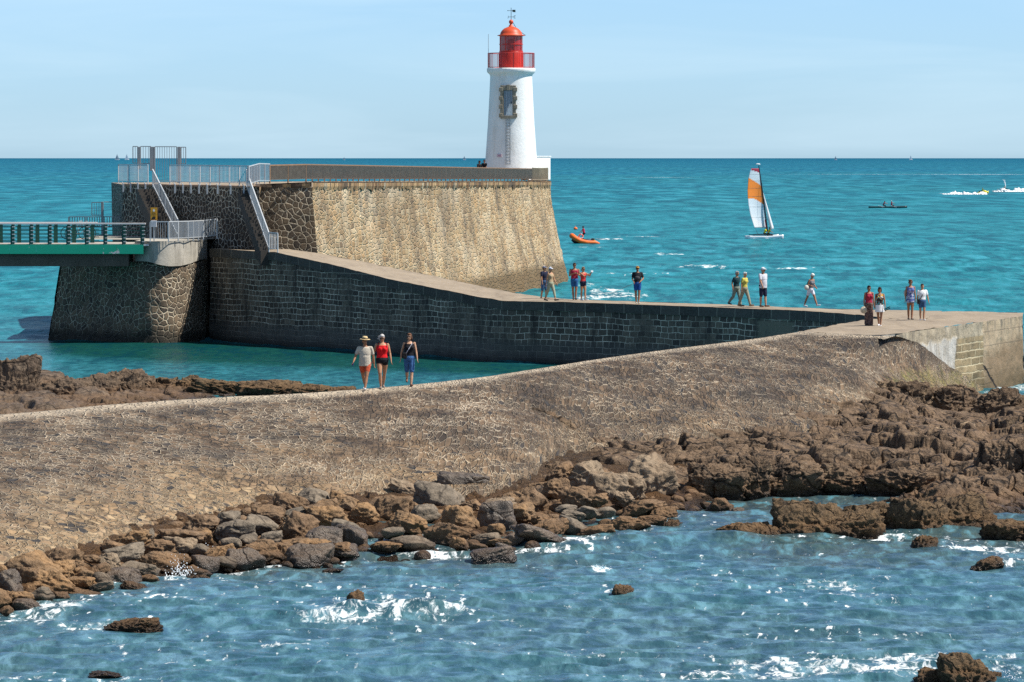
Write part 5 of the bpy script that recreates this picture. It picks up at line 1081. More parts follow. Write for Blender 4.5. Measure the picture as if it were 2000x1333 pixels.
bike(XU(148, 236.6), 236.6, 5.5, -.25, ('dark', (.06,.07,.08)), 'dark bicycle leaning behind the grey one')
# ================================================================== people
def remesh(mb, vox, name, mat, parent, sm=2):
    me = bpy.data.meshes.new(name); me.from_pydata(mb.v, [], mb.f); bm = bmesh.new(); bm.from_mesh(me); bmesh.ops.recalc_face_normals(bm, faces=bm.faces); bm.to_mesh(me); bm.free()
    o = bpy.data.objects.new(name, me); col.objects.link(o); m = o.modifiers.new('r', 'REMESH'); m.mode = 'VOXEL'; m.voxel_size = vox; s_ = o.modifiers.new('s', 'SMOOTH'); s_.iterations = sm; s_.factor = .5
    dg = bpy.context.evaluated_depsgraph_get(); m2 = bpy.data.meshes.new_from_object(o.evaluated_get(dg)); o.modifiers.clear(); o.data = m2; m2.name = name
    m2.materials.clear(); m2.materials.append(mat); m2.polygons.foreach_set('use_smooth', [True]*len(m2.polygons)); o.parent = parent; bpy.data.meshes.remove(me); return o
def limb(mb, a, b, r0, r1, n=10):
    a, b = Vector(a), Vector(b); mb.tube([a, a.lerp(b, .3), a.lerp(b, .65), b], [r0, r0*.97+r1*.03, r0*.5+r1*.5, r1], n); mb.ell(a, (r0, r0, r0), n); mb.ell(b, (r1, r1, r1), n)
def loft(mb, rings, n=16, R=None, c0=None):
    vs = []
    for (c, rx, ry) in rings:
        for k in range(n):
            a = 2*PI*k/n; v = Vector((rx*math.cos(a), ry*math.sin(a), 0)); v = (R@v if R else v); vs.append(Vector(c)+v)
    fs = [(i*n+k, i*n+(k+1) % n, (i+1)*n+(k+1) % n, (i+1)*n+k) for i in range(len(rings)-1) for k in range(n)]; fs += [tuple(range(n-1, -1, -1)), tuple((len(rings)-1)*n+k for k in range(n))]
    mb.add(vs, fs)
def cloth(name, c, var=.12, rough=.9, pat=None):
    if 'cl_'+name in _pc: return _pc['cl_'+name]
    m = NT('cloth_'+name); v = m.uv(kind='Object'); n_ = m.noise(v, 9.0, 4.0, .6)
    cc = m.mix(m.rng(n_, .3, .7), tuple(x*(1-var*2) for x in c), tuple(min(.9, x*(1+var)) for x in c))
    if pat == 'check':
        w1 = m.n('TexWave', {'bands_direction': 'X'}, Vector=v, Scale=14.0).outputs[0]; w2 = m.n('TexWave', {'bands_direction': 'Z'}, Vector=v, Scale=14.0).outputs[0]
        cc = m.mix(m.rng(m.math('MAXIMUM', w1, w2), .8, .95, 0, .6), cc, (.12,.14,.22))
    elif pat: 
        vo = m.vor(v, pat[0]); h = m.n('SeparateColor'); m.set(h, 0, vo.outputs['Color']); cc = m.ramp(h.outputs[0], [((i+.0)/len(pat[1]), q_) for i, q_ in enumerate(pat[1])], 'CONSTANT')
    _pc['cl_'+name] = m.fin(cc, rough, [(m.noise(v, 14.0, 5.0, .6), .8, .02)], .2); return _pc['cl_'+name]
def skinm(i=0):
    c = [(.48,.24,.13), (.36,.165,.085), (.54,.30,.18), (.22,.10,.06)][i]
    if ('sk', i) in _pc: return _pc[('sk', i)]
    m = NT('skin_tone'); v = m.uv(kind='Object'); _pc[('sk', i)] = m.fin(m.mix(m.noise(v, 6.0, 3.0), c, tuple(x*.78 for x in c)), .55, [], .35); m.set(m.b, 'Subsurface Weight', .0); return _pc[('sk', i)]
def person(loc, yaw, H, label, top, bottom, skin=0, fem=False, hair=('brown', 'short'), legs=((.25, .1), (-.25, .25)), arms=((.2, .15, .2), (-.2, .15, .2)), hands=None, lean=0.0, head=(0, 0), topk='tee', botk='shorts', shoe=(.05,.05,.05), sock=None, hat=None, glasses=False, fat=1.0, vox=.014, group=None, rot=None, topm=None, botm=None, sit=False, extras=None, belly=0.0, cat='person'):
    """local frame: faces -Y. legs=(forward swing, knee bend) rad for right(+x) and left(-x); arms=(forward swing, abduct, elbow)"""
    S = H/1.72; root = thing('person', label, cat, loc, yaw, group)
    if rot is not None: root.rotation_euler = rot
    body = MB(); J = {}; fw = Vector((0, -1, 0)); hipw = (.085 if fem else .09)*S*fat
    J['pel'] = Vector((0, 0, .92*S)); feet = []
    for sd, (sw, kb) in zip((1, -1), legs):
        hp = J['pel']+Vector((sd*hipw, 0, -.03*S)); a = sw; kn = hp+Vector((-sd*.035, -math.sin(a), -math.cos(a)))*.43*S; a2 = sw-kb; an = kn+Vector((-sd*.075, -math.sin(a2), -math.cos(a2)))*.42*S
        J[('hip', sd)], J[('kn', sd)], J[('an', sd)] = hp, kn, an; ft = a2*.6 if not sit else 0
        J[('toe', sd)] = an+Vector((sd*.02, -.17*S*math.cos(ft), -.045*S+.10*S*math.sin(max(ft, -.5)))); J[('heel', sd)] = an+Vector((0, .035*S, -.045*S))
    lo = min(min(J[('toe', s_)].z, J[('heel', s_)].z) for s_ in (1, -1))-.032*S
    if not sit:
        for k in J: J[k] = J[k]-Vector((0, 0, lo))
    RL = Matrix.Rotation(lean, 3, 'X'); pel = J['pel']
    def U(x, y, z): return pel+RL@Vector((x*S, y*S, (z-.92)*S))
    shw = (.165 if fem else .19)*(1+.5*(fat-1)); ff = fat
    tr = [((0, 0, .84), .13, .10), ((0, .01, .90), .172 if fem else .160, .125), ((0, .005, .99), .152 if fem else .155, .115), ((0, 0, 1.09), .128 if fem else .148, .10), ((0, -.005, 1.19), .146 if fem else .165, .115), ((0, -.005, 1.28), .158 if fem else .180, .118), ((0, .005, 1.37), .152 if fem else .178, .10), ((0, .01, 1.42), .115, .075), ((0, .01, 1.455), .06, .055)]
    def torso(mb, g=0.0, lo_=0, hi=99):
        rr = []
        for i, (c, rx, ry) in enumerate(tr):
            if lo_ <= i <= hi:
                fy = ff+(belly if 1 <= i <= 4 else 0); cc = U(c[0], c[1]-(belly*.05 if 1 <= i <= 4 else 0), c[2]); rr.append((cc, rx*S*ff+g, ry*S*fy+g))
        loft(mb, rr, 18, RL)
        if fem and lo_ < 5: 
            for sd in (1, -1): mb.ell(U(sd*.065, -.095*ff, 1.25), (.062*S*ff+g, .05*S*ff+g, .058*S*ff+g), 10)
    torso(body)
    nk = U(0, .01, 1.44); Rh = RL@Matrix.Rotation(head[0], 3, 'Z')@Matrix.Rotation(head[1], 3, 'X'); hc = U(0, -.015, 1.60)
    limb(body, nk, hc+Vector((0, .01, -.05))*S, .056*S, .052*S)
    def HD(x, y, z): return hc+Rh@Vector((x*S, y*S, z*S))
    body.ell(HD(0, .008, .025), (.075*S, .093*S, .092*S), 16, Rh); body.ell(HD(0, -.02, -.035), (.06*S, .066*S, .075*S), 14, Rh); body.ell(HD(0, -.055, -.082), (.03*S, .028*S, .025*S), 8, Rh)
    limb(body, HD(0, -.088, .01), HD(0, -.104, -.025), .010*S, .016*S, 6); body.ell(HD(0, -.082, -.055), (.026*S, .012*S, .012*S), 8, Rh)
    for sd in (1, -1): body.ell(HD(sd*.077, .01, -.008), (.012*S, .02*S, .032*S), 8, Rh)
    for i, sd in enumerate((1, -1)):
        sh = U(sd*shw, .005, 1.385); J[('sh', sd)] = sh
        if hands and hands[i] is not None:
            (ex, ey, ez), (hx, hy, hz) = hands[i]; el = U(ex, ey, ez); wr = U(hx, hy, hz); hd_d = (wr-el).normalized()
        else:
            sw, ab, eb = arms[i]; d1 = Vector((sd*math.sin(ab), -math.sin(sw)*math.cos(ab), -math.cos(sw)*math.cos(ab))); el = sh+d1*.285*S; d2 = Vector((sd*math.sin(ab*.45), -math.sin(sw+eb), -math.cos(sw+eb))).normalized(); wr = el+d2*.25*S; hd_d = d2
        J[('el', sd)], J[('wr', sd)] = el, wr; af = (.9+.1*ff)*(.86 if fem else 1)
        limb(body, sh, el, .052*S*af*ff, .039*S*af); limb(body, el, wr, .040*S*af, .026*S*af); body.ell(sh, (.058*S*af*ff, .055*S*af, .055*S*af), 10)
        # hand: palm, four fingers, thumb
        x_ = hd_d.cross(Vector((0, 1, .2))).normalized(); y_ = hd_d.cross(x_); pc = wr+hd_d*.045*S; Rm = Matrix((x_, y_, hd_d)).transposed()
        body.ell(pc, (.018*S, .038*S, .046*S), 10, Rm); J[('hand', sd)] = wr+hd_d*.09*S
        for fi, ln in enumerate((.062, .072, .067, .052)):
            o_ = y_*((fi-1.5)*.019*S); a = wr+hd_d*.08*S+o_; b = a+(hd_d*.55+x_*.16*sd)*ln*S; c = b+(hd_d*.40+x_*.45*sd)*ln*S*.8; limb(body, a, b, .0095*S, .0085*S, 6); limb(body, b, c, .0085*S, .007*S, 6)
        a = wr+hd_d*.03*S-y_*.03*S; b = a+(hd_d*.6-y_*.6+x_*.2*sd)*.05*S; limb(body, a, b, .012*S, .009*S, 6)
    for sd in (1, -1):
        hp, kn, an, toe, heel = (J[(k, sd)] for k in ('hip', 'kn', 'an', 'toe', 'heel'))
        limb(body, hp, kn, .088*S*ff, .056*S*(.5+.5*ff)); md = kn.lerp(an, .32)+Vector((0, .012*S, 0)); limb(body, kn, md, .053*S, .054*S*(.5+.5*ff)); limb(body, md, an, .053*S*(.5+.5*ff), .034*S); limb(body, an, heel, .034*S, .030*S, 8); limb(body, heel, toe, .032*S, .028*S, 8)
    remesh(body, vox, 'body', skinm(skin), root)
    # clothes
    g = .013*S; t = MB()
    if topk != 'none':
        low = 1 if topk != 'long' else 0
        torso(t, g*1.25, low, 7 if topk in ('tee', 'shirt') else 6)
        if topk in ('tee', 'shirt'):
            for sd in (1, -1):
                sh, el = J[('sh', sd)], J[('el', sd)]; limb(t, sh-Vector((0, 0, .012)), sh.lerp(el, .6 if topk == 'tee' else .68), .066*S, .062*S); limb(t, U(sd*.08, .01, 1.38), sh-Vector((0, 0, .008)), .062*S, .066*S)
            if topk == 'shirt':
                loft(t, [(U(0, 0, .80), .19*S*ff, .15*S*(ff+belly*.6)), (U(0, 0, .88), .187*S*ff, .15*S*(ff+belly*.6)), (U(0, -.01, 1.0), .178*S*ff, .14*S*(ff+belly)), (U(0, -.01, 1.1), .172*S*ff, .138*S*(ff+belly)), (U(0, 0, 1.22), .178*S*ff, .13*S*ff), (U(0, 0, 1.32), .17*S*ff, .11*S*ff)], 18, RL)
        else:
            for sd in (1, -1): limb(t, U(sd*.085, -.075, 1.33), U(sd*.105, .0, 1.425), .028*S, .026*S, 8); limb(t, U(sd*.105, .0, 1.425), U(sd*.085, .07, 1.33), .026*S, .028*S, 8)
        if topk == 'long': loft(t, [(U(0, 0, .74), .2*S*ff, .16*S*ff), (U(0, 0, .9), .185*S*ff, .145*S*ff), (U(0, 0, 1.05), .155*S*ff, .125*S*ff)], 18, RL)
        remesh(t, vox, {'tee': 'tee_shirt', 'shirt': 'shirt', 'tank': 'tank_top', 'long': 'tunic_top'}[topk], topm or top, root)
    b = MB(); loft(b, [(U(0, 0, .82), .145*S*ff+g, .12*S*ff+g), (U(0, .01, .91), .178*S*ff+g, .145*S*ff+g), (U(0, .005, 1.0), .155*S*ff+g*.6, .118*S*ff+g*.6)], 18, RL)
    fr_ = {'short': .42, 'shorts': .62, 'bermuda': .95, 'skirt': .5}.get(botk, 1)
    for sd in (1, -1):
        hp, kn, an = J[('hip', sd)], J[('kn', sd)], J[('an', sd)]
        if botk in ('short', 'shorts', 'bermuda'): limb(b, hp, hp.lerp(kn, fr_), .1*S*ff, .082*S*(.5+.5*ff))
        elif botk == 'trousers': limb(b, hp, kn, .1*S*ff, .076*S); limb(b, kn, kn.lerp(an, .93), .074*S, .062*S)
        elif botk == 'cropped': limb(b, hp, kn, .1*S*ff, .072*S); limb(b, kn, kn.lerp(an, .68), .070*S, .058*S)
        elif botk == 'wide': limb(b, hp, kn, .11*S*ff, .11*S); limb(b, kn, kn.lerp(an, .95), .11*S, .12*S)
    if botk in ('skirt',): loft(b, [(U(0, 0, .62), .215*S, .18*S), (U(0, 0, .78), .195*S, .16*S), (U(0, 0, .92), .175*S*ff+g, .13*S*ff+g)], 18, RL)
    remesh(b, vox, {'short': 'shorts', 'bermuda': 'shorts', 'skirt': 'skirt', 'trousers': 'trousers', 'cropped': 'cropped_trousers', 'wide': 'wide_trousers'}.get(botk, 'shorts'), botm or bottom, root)
    if shoe is not None:
        for sd in (1, -1):
            s_ = MB(); heel, toe, an = J[('heel', sd)], J[('toe', sd)], J[('an', sd)]; limb(s_, heel+Vector((0, .005, 0)), toe-Vector((0, .02*S, 0)), .04*S, .036*S, 8); limb(s_, heel, heel.lerp(an, .6), .042*S, .04*S, 8)
            remesh(s_, vox, 'shoe', cloth('shoe%.2f_%.2f' % (shoe[0], shoe[2]), shoe), root)
    # hair
    hcol = {'brown': (.07,.035,.018), 'dark': (.02,.012,.01), 'grey': (.42,.40,.38), 'white': (.72,.70,.66), 'blond': (.33,.2,.1), 'auburn': (.13,.06,.03)}[hair[0]]; h = MB()
    if hair[1] != 'bald':
        h.ell(HD(0, .02, .04), (.083*S, .097*S, .09*S), 14, Rh); h.ell(HD(0, .045, -.01), (.078*S, .07*S, .085*S), 12, Rh); h.ell(HD(0, -.045, .085), (.06*S, .045*S, .035*S), 10, Rh)
        if hair[1] in ('bob', 'long'):
            for sd in (1, -1): h.ell(HD(sd*.066, .02, -.03), (.03*S, .06*S, .085*S), 10, Rh)
            h.ell(HD(0, .055, -.07), (.075*S, .05*S, .07*S), 10, Rh)
        if hair[1] == 'wind': limb(h, HD(-.06, .03, .02), HD(-.15, .05, -.05), .04*S, .018*S, 8); limb(h, HD(-.06, .03, .05), HD(-.14, .02, .04), .03*S, .012*S, 8); h.ell(HD(-.08, .03, -.05), (.03*S, .05*S, .07*S), 8, Rh)
        if hair[1] == 'tail': h.ell(HD(0, .10, .02), (.035*S, .04*S, .035*S), 8); limb(h, HD(0, .11, .02), HD(-.03, .15, -.09), .028*S, .012*S, 8)
        if hair[1] == 'curly':
            for i in range(14): a = i*2.4; h.ell(HD(.07*math.cos(a), .02+.07*math.sin(a), .03+.06*math.sin(i*1.3)), (.035*S,)*3, 8)
        remesh(h, vox*.9, 'hair', cloth('hair_'+hair[0], hcol, .3, .6), root, 1)
    e = MB()
    for sd in (1, -1): e.ell(HD(sd*.031, -.083, .012), (.013*S, .008*S, .009*S), 8, Rh)
    if glasses: e = MB(); [e.ell(HD(sd*.032, -.092, .012), (.028*S, .010*S, .020*S), 10, Rh) for sd in (1, -1)]; e.tube([HD(.06, -.085, .018), HD(.08, .01, .012)], .005*S, 5); e.tube([HD(-.06, -.085, .018), HD(-.08, .01, .012)], .005*S, 5); e.tube([HD(-.02, -.098, .018), HD(.02, -.098, .018)], .005*S, 5)
    e.build('sunglasses' if glasses else 'eyes', paint('eye_dark', (.012,.01,.01), .25), root, True)
    if hat:
        kind, hc_ = hat[0], hat[1]; hm = MB()
        if kind == 'straw':
            loft(hm, [(HD(0, .0, .062), .17*S, .175*S), (HD(0, 0, .070), .172*S, .178*S), (HD(0, 0, .078), .10*S, .11*S)], 24, Rh); loft(hm, [(HD(0, 0, .07), .090*S, .105*S), (HD(0, 0, .13), .082*S, .095*S), (HD(0, 0, .165), .062*S, .075*S), (HD(0, 0, .168), .03*S, .04*S)], 20, Rh)
            o_ = hm.build('straw_hat', cloth('straw', (.62,.47,.25), .15), root, True); bd = MB(); loft(bd, [(HD(0, 0, .078), .0925*S, .108*S), (HD(0, 0, .105), .0885*S, .103*S)], 20, Rh); bd.build('hat_band', cloth('band', (.06,.04,.03)), o_)
        else:
            hm.ell(HD(0, .012, .055), (.088*S, .105*S, .078*S), 14, Rh)
            if kind == 'cap': hm.ell(HD(0, -.11, .055), (.07*S, .075*S, .010*S), 12, Rh)
            remesh(hm, vox*.9, 'cap' if kind == 'cap' else 'head_scarf', cloth('hat%s' % str(hc_), hc_), root, 1)
    if extras: extras(root, J, U, HD, S)
    return root
def strap(root, pts, mat, r=.014, name='strap'): m = MB(); m.tube(pts, r, 6); return m.build(name, mat, root)
def P_at(u, v, z): return PZ(u, v, z)
blk_m = cloth('black_bag', (.015,.015,.017)); wht = cloth('white', (.78,.78,.78), .06)
# ---- three walkers on the near breakwater
zT = 2.56
def tw(u, v):
    ux = 1000+RIDGE_CR[:, 0]/RIDGE_CR[:, 1]*F*.999; i_ = int(np.argmin(np.abs(ux-u))); c_, b_ = RIDGE_CR[i_], RIDGE_BS[i_]; s_ = .006; return (c_[0]*(1-s_)+b_[0]*s_, c_[1]*(1-s_)+b_[1]*s_, c_[2]-.015)
def x_red(root, J, U, HD, S):
    for sd in (1, -1): strap(root, [U(sd*.125, -.115, 1.22), U(sd*.13, -.1, 1.34), U(sd*.125, 0, 1.43), U(sd*.1, .1, 1.3)], blk_m, .014*S, 'backpack_strap')
    m = MB(); m.ell(U(0, .17, 1.22), (.13*S, .08*S, .18*S), 12); m.build('backpack', blk_m, root, True)
    m = MB(); m.tube([U(.06*math.sin(a), -.125-.02*math.cos(a)*0, 1.36-.09*math.cos(a)) for a in [x*.35-1.4 for x in range(9)]], .006*S, 5, False); m.build('necklace', paint('beads', (.4,.3,.15), .4), root)
def x_blk(root, J, U, HD, S):
    strap(root, [U(.10, .02, 1.435), U(.07, -.10, 1.36), U(-.04, -.155, 1.2), U(-.15, -.12, 1.02)], cloth('pale_strap', (.5,.5,.55)), .013*S, 'bag_strap'); m = MB(); m.box(U(-.17, -.1, .99), (.16, .1, .2)); m.build('shoulder_bag', blk_m, root, bevel=.025)
def x_man(root, J, U, HD, S):
    m = MB(); m.box(J[('hand', -1)]+Vector((0, 0, -.02)), (.035, .05, .10)); m.build('phone', paint('phone_blue', (.04,.04,.2), .3), root)
TR = 'three walkers on the near breakwater'
person(tw(713, 757.5), -.12, 1.70, 'man in straw hat, cream short sleeved shirt and red shorts, left of the walking trio', cloth('cream_shirt', (.52,.46,.37), .06), cloth('brick_red', (.50,.09,.04)), skin=1, hair=('brown', 'short'), legs=((.42, .05), (-.30, .35)), arms=((-.25, .22, .2), (.3, .34, .5)), topk='shirt', botk='shorts', shoe=(.55,.55,.55), hat=('straw', 0), fat=1.08, belly=.1, vox=.0105, head=(.75, .08), extras=x_man, group=TR)
person(tw(747, 757.5), .08, 1.74, 'grey haired woman in bright red tank top and black shorts, middle of the walking trio', cloth('bright_red', (.72,.015,.02)), cloth('black_shorts', (.018,.018,.022)), skin=0, fem=True, hair=('grey', 'wind'), legs=((-.32, .15), (.42, .5)), arms=((.15, .26, .3), (-.3, .32, .25)), topk='tank', botk='short', shoe=(.25,.2,.17), fat=1.12, vox=.0105, head=(-.1, .35), glasses=True, extras=x_red, group=TR)
person(tw(799, 752), .12, 1.70, 'brown haired woman in black tank top and denim knee shorts, right of the trio', cloth('black_top', (.014,.014,.018)), cloth('denim', (.05,.13,.30)), skin=2, fem=True, hair=('auburn', 'bob'), legs=((.26, .05), (-.28, .62)), arms=((.2, .2, .2), (-.38, .26, .2)), topk='tank', botk='bermuda', shoe=(.2,.1,.07), fat=1.0, vox=.0105, head=(-.35, .05), glasses=True, extras=x_blk, group=TR)
# ---- people on the jetty
navy = cloth('navy', (.02,.024,.05)); khaki = cloth('khaki', (.30,.27,.19)); blue = cloth('royal_blue', (.02,.09,.32)); crim = cloth('crimson', (.38,.03,.06)); jean = cloth('denim_dark', (.05,.11,.22)); tealt = cloth('dark_teal', (.015,.05,.06)); grn = cloth('grey_green', (.20,.24,.20)); yel = cloth('yellow', (.55,.48,.10)); wshort = cloth('white_shorts', (.70,.68,.74), .05)
J3 = 'people strolling on the jetty'
def jw(u, v, z=3.01): p = PZ(u, v, z); return (p.x, p.y, p.z)
person(jw(1063, 585), .75, 1.62, 'man in dark tee, denim shorts and grey cap behind woman in beige top', navy, jean, hair=('dark', 'short'), hat=('cap', (.3,.3,.36)), legs=((.15, .05), (-.15, .15)), arms=((.0, .12, .2), (.1, .12, .2)), botk='bermuda', group=J3, head=(.4, .1))
person(jw(1075, 588), .85, 1.66, 'woman in white cap, beige top and khaki cropped trousers walking below the bastion', cloth('beige', (.45,.33,.2)), cloth('sage', (.33,.34,.24)), fem=True, hair=('grey', 'short'), hat=('cap', (.7,.7,.75)), legs=((.42, .1), (-.3, .2)), arms=((.25, .15, .3), (-.25, .15, .2)), botk='cropped', topk='tank', group=J3, head=(0, .15))
def x_hands(root, J, U, HD, S): m = MB(); m.box(J[('hand', 1)], (.07, .012, .14)); m.build('phone', paint('phone_dark', (.02,.02,.02), .3), root)
person(jw(1122, 586), .15, 1.78, 'tall man in crimson top and blue shorts beside woman with raised phone', crim, cloth('mid_blue', (.03,.12,.30)), skin=1, hair=('brown', 'short'), glasses=True, legs=((.08, .02), (-.05, .03)), hands=[((.25, -.02, 1.12), (.08, -.25, 1.22)), ((-.25, -.02, 1.12), (-.08, -.25, 1.22))], topk='tank', group=J3, botk='shorts', extras=x_hands)
def x_ph(root, J, U, HD, S): m = MB(); m.box(J[('hand', 1)]+Vector((0, -.03, .03)), (.14, .014, .08)); m.build('phone', wht, root)
person(jw(1139, 587.5), .65, 1.62, 'woman in red top and navy shorts holding a phone up in both hands', cloth('coral_red', (.55,.05,.05)), navy, fem=True, hair=('blond', 'tail'), glasses=True, legs=((.18, .03), (-.1, .05)), hands=[((.22, -.28, 1.25), (.12, -.52, 1.42)), ((-.14, -.3, 1.22), (.06, -.5, 1.38))], topk='tank', botk='short', shoe=(.7,.7,.7), group=J3, extras=x_ph)
def x_rod(root, J, U, HD, S):
    m = MB(); a = J[('hand', -1)]; m.tube([a+Vector((.35, 0, .2))*.3, a, a+Vector((-.9, -.5, -.35)), a+Vector((-1.5, -.9, -.6))], [.014, .012, .007, .003], 6); m.build('fishing_rod', paint('rod_black', (.02,.02,.02), .4), root)
    m = MB(); m.ell(U(-.03, -.17, 1.17), (.13*S, .05*S, .10*S), 10); m.build('chest_pack', cloth('graphite', (.06,.06,.065)), root, True)
person(jw(1245, 593.5), .1, 1.76, 'young angler in black tee, royal blue shorts and red yellow cap with fishing rod', cloth('black_tee', (.02,.02,.024)), blue, skin=1, hair=('dark', 'short'), hat=('cap', (.6,.3,.05)), glasses=True, legs=((.1, .02), (-.08, .04)), hands=[((.27, -.02, 1.14), (.10, -.22, 1.0)), ((-.24, .0, 1.12), (-.2, -.22, .98))], topk='tee', botk='shorts', shoe=(.6,.57,.45), sock=1, group=J3, extras=x_rod)
person(jw(1438, 598.5), .85, 1.66, 'grey haired man in dark teal tee and grey trousers walking beside woman in yellow', tealt, grn, hair=('grey', 'short'), legs=((.32, .05), (-.3, .5)), arms=((-.35, .18, .6), (-.35, .18, .6)), botk='trousers', group=J3, head=(.1, .1), lean=.06)
person(jw(1454, 599), .95, 1.62, 'white haired woman in yellow top and khaki trousers walking on the jetty', yel, khaki, fem=True, hair=('white', 'short'), legs=((.42, .08), (-.32, .12)), arms=((-.1, .15, .3), (-.2, .15, .3)), botk='trousers', shoe=(.25,.15,.08), group=J3, lean=.03, fat=1.08)
person(jw(1490, 600), .75, 1.82, 'tall man in white checked shirt, navy shorts and white cap walking alone', cloth('checked', (.68,.68,.70), .05, pat='check'), navy, hair=('grey', 'short'), hat=('cap', (.78,.78,.8)), glasses=True, legs=((.18, .05), (-.08, .05)), arms=((-.1, .14, .1), (.3, .14, .25)), botk='bermuda', topk='shirt', shoe=(.2,.1,.06), group=J3, fat=1.06, belly=.15, head=(.2, .1))
def x_bag(root, J, U, HD, S):
    m = MB(); m.ell(U(-.30, .02, 1.0), (.14*S, .1*S, .13*S), 12); m.build('basket_bag', cloth('cream_bag', (.55,.53,.46)), root, True); strap(root, [U(-.28, .02, 1.12), U(-.2, .03, 1.3), U(-.16, .02, 1.42), U(-.2, .08, 1.25), U(-.32, .05, 1.1)], blk_m, .012)
person(jw(1583, 600), .8, 1.6, 'woman in white shorts and white head scarf striding with a pale shoulder bag', cloth('grey_tank', (.2,.19,.2)), wshort, skin=1, fem=True, hair=('white', 'short'), hat=('scarf', (.75,.72,.66)), legs=((.52, .08), (-.38, .12)), hands=[((.2, -.02, 1.16), (.1, -.25, 1.06)), ((-.22, .02, 1.15), (-.02, -.24, 1.08))], topk='tank', botk='shorts', shoe=(.7,.7,.72), lean=.16, head=(.1, .5), group=J3, extras=x_bag)
def x_w1(root, J, U, HD, S):
    for sd in (1, -1): strap(root, [U(sd*.11, -.12, 1.22), U(sd*.12, -.1, 1.34), U(sd*.115, 0, 1.42), U(sd*.1, .1, 1.3)], blk_m, .016*S, 'backpack_strap')
    m = MB(); m.ell(U(0, .17, 1.2), (.14*S, .08*S, .19*S), 12); m.build('backpack', blk_m, root, True)
    m = MB(); h_ = J[('hand', -1)]+Vector((-.02, -.03, -.1)); m.ell(h_, (.15, .03, .15), 14); m.ell(h_+Vector((0, -.04, 0)), (.08, .07, .08), 12); m.build('sun_hat', cloth('pale_straw', (.55,.48,.36)), root, True)
brn = cloth('brown_print', (.14,.085,.07), pat=(30, [(.10,.06,.055), (.2,.13,.10), (.07,.045,.045)]))
person(jw(1697, 637.5, 2.99), .25, 1.66, 'woman in crimson top and long brown patterned trousers carrying a sun hat', crim, brn, skin=1, fem=True, hair=('dark', 'short'), glasses=True, legs=((.12, .03), (-.1, .1)), arms=((.0, .14, .2), (-.05, .16, .2)), topk='tank', botk='wide', group=J3, extras=x_w1)
def x_w2(root, J, U, HD, S): m = MB(); h_ = J[('hand', 1)]; m.bar(h_+Vector((-.05, 0, -.05)), h_+Vector((.18, -.05, .06)), .08, .035); m.bar(h_+Vector((-.03, -.04, -.1)), h_+Vector((.2, -.08, .0)), .08, .035); m.build('carried_sandals', blk_m, root)
flor = cloth('floral', (.2,.2,.2), pat=(16, [(.03,.03,.03), (.05,.28,.3), (.65,.35,.03), (.02,.02,.02), (.45,.42,.4), (.04,.04,.04)]))
person(jw(1718, 638, 2.99), -.1, 1.62, 'dark haired woman in bright floral top and white skirt carrying black sandals', flor, wht, skin=1, fem=True, hair=('dark', 'bob'), legs=((.25, .1), (-.2, .25)), arms=((.15, .2, .2), (-.05, .12, .15)), topk='long', botk='skirt', shoe=(.7,.7,.72), group=J3, head=(0, .35), extras=x_w2)
tie = cloth('tie_dye', (.2,.2,.3), pat=(13, [(.08,.12,.3), (.4,.42,.5), (.12,.14,.32), (.25,.22,.38), (.05,.08,.22)]))
def x_w3(root, J, U, HD, S): m = MB(); m.ell(U(-.19, .12, 1.12), (.08*S, .08*S, .16*S), 10); m.build('pale_backpack', cloth('pale_bag', (.5,.5,.48)), root, True)
person(jw(1778, 625.5, 2.99), .15, 1.72, 'woman in blue tie dye top and pale denim shorts walking beside the boy', tie, cloth('pale_denim', (.35,.45,.58)), skin=1, fem=True, hair=('auburn', 'curly'), glasses=True, legs=((.12, .05), (-.14, .12)), arms=((.1, .12, .1), (-.1, .14, .15)), topk='long', botk='short', group=J3, extras=x_w3)
def x_b(root, J, U, HD, S): strap(root, [U(.10, -.02, 1.43), U(.03, -.12, 1.3), U(-.08, -.14, 1.1), U(-.17, -.08, .95)], blk_m, .013); m = MB(); m.box(U(-.2, -.06, .88), (.10, .14, .2)); m.build('shoulder_bag', blk_m, root, bevel=.02)
person(jw(1801, 627, 2.99), .2, 1.56, 'boy in white tee and denim shorts with black crossbody bag', wht, jean, skin=0, hair=('brown', 'short'), legs=((.2, .15), (-.1, .1)), arms=((.1, .25, .25), (-.05, .12, .2)), topk='tee', botk='shorts', shoe=(.6,.6,.62), group=J3, extras=x_b)
# two figures sitting by the lighthouse
dk = cloth('black_jacket', (.01,.01,.012))
SP = 'dark seated figures beside the lighthouse foot'
sk3 = dict(hair=('dark', 'short'), skin=3, sit=True, vox=.016)
person((XU(934, 337), 337, 8.47-.36), .9, 1.7, 'dark clothed person leaning forward behind the railing, farther from the lighthouse foot', dk, navy, legs=((1.35, 1.4), (1.25, 1.4)), hands=[((.3, -.2, 1.15), (.12, -.38, 1.05)), ((-.3, -.2, 1.15), (-.12, -.38, 1.05))], group=SP, lean=.2, **sk3)
person((XU(946, 340), 340, 8.47-.30), -.5, 1.7, 'dark clothed person half hidden by the left edge of the lighthouse foot', dk, navy, legs=((1.35, 1.4), (1.25, 1.4)), arms=((.3, .1, .8), (.3, .1, .8)), group=SP, **sk3)
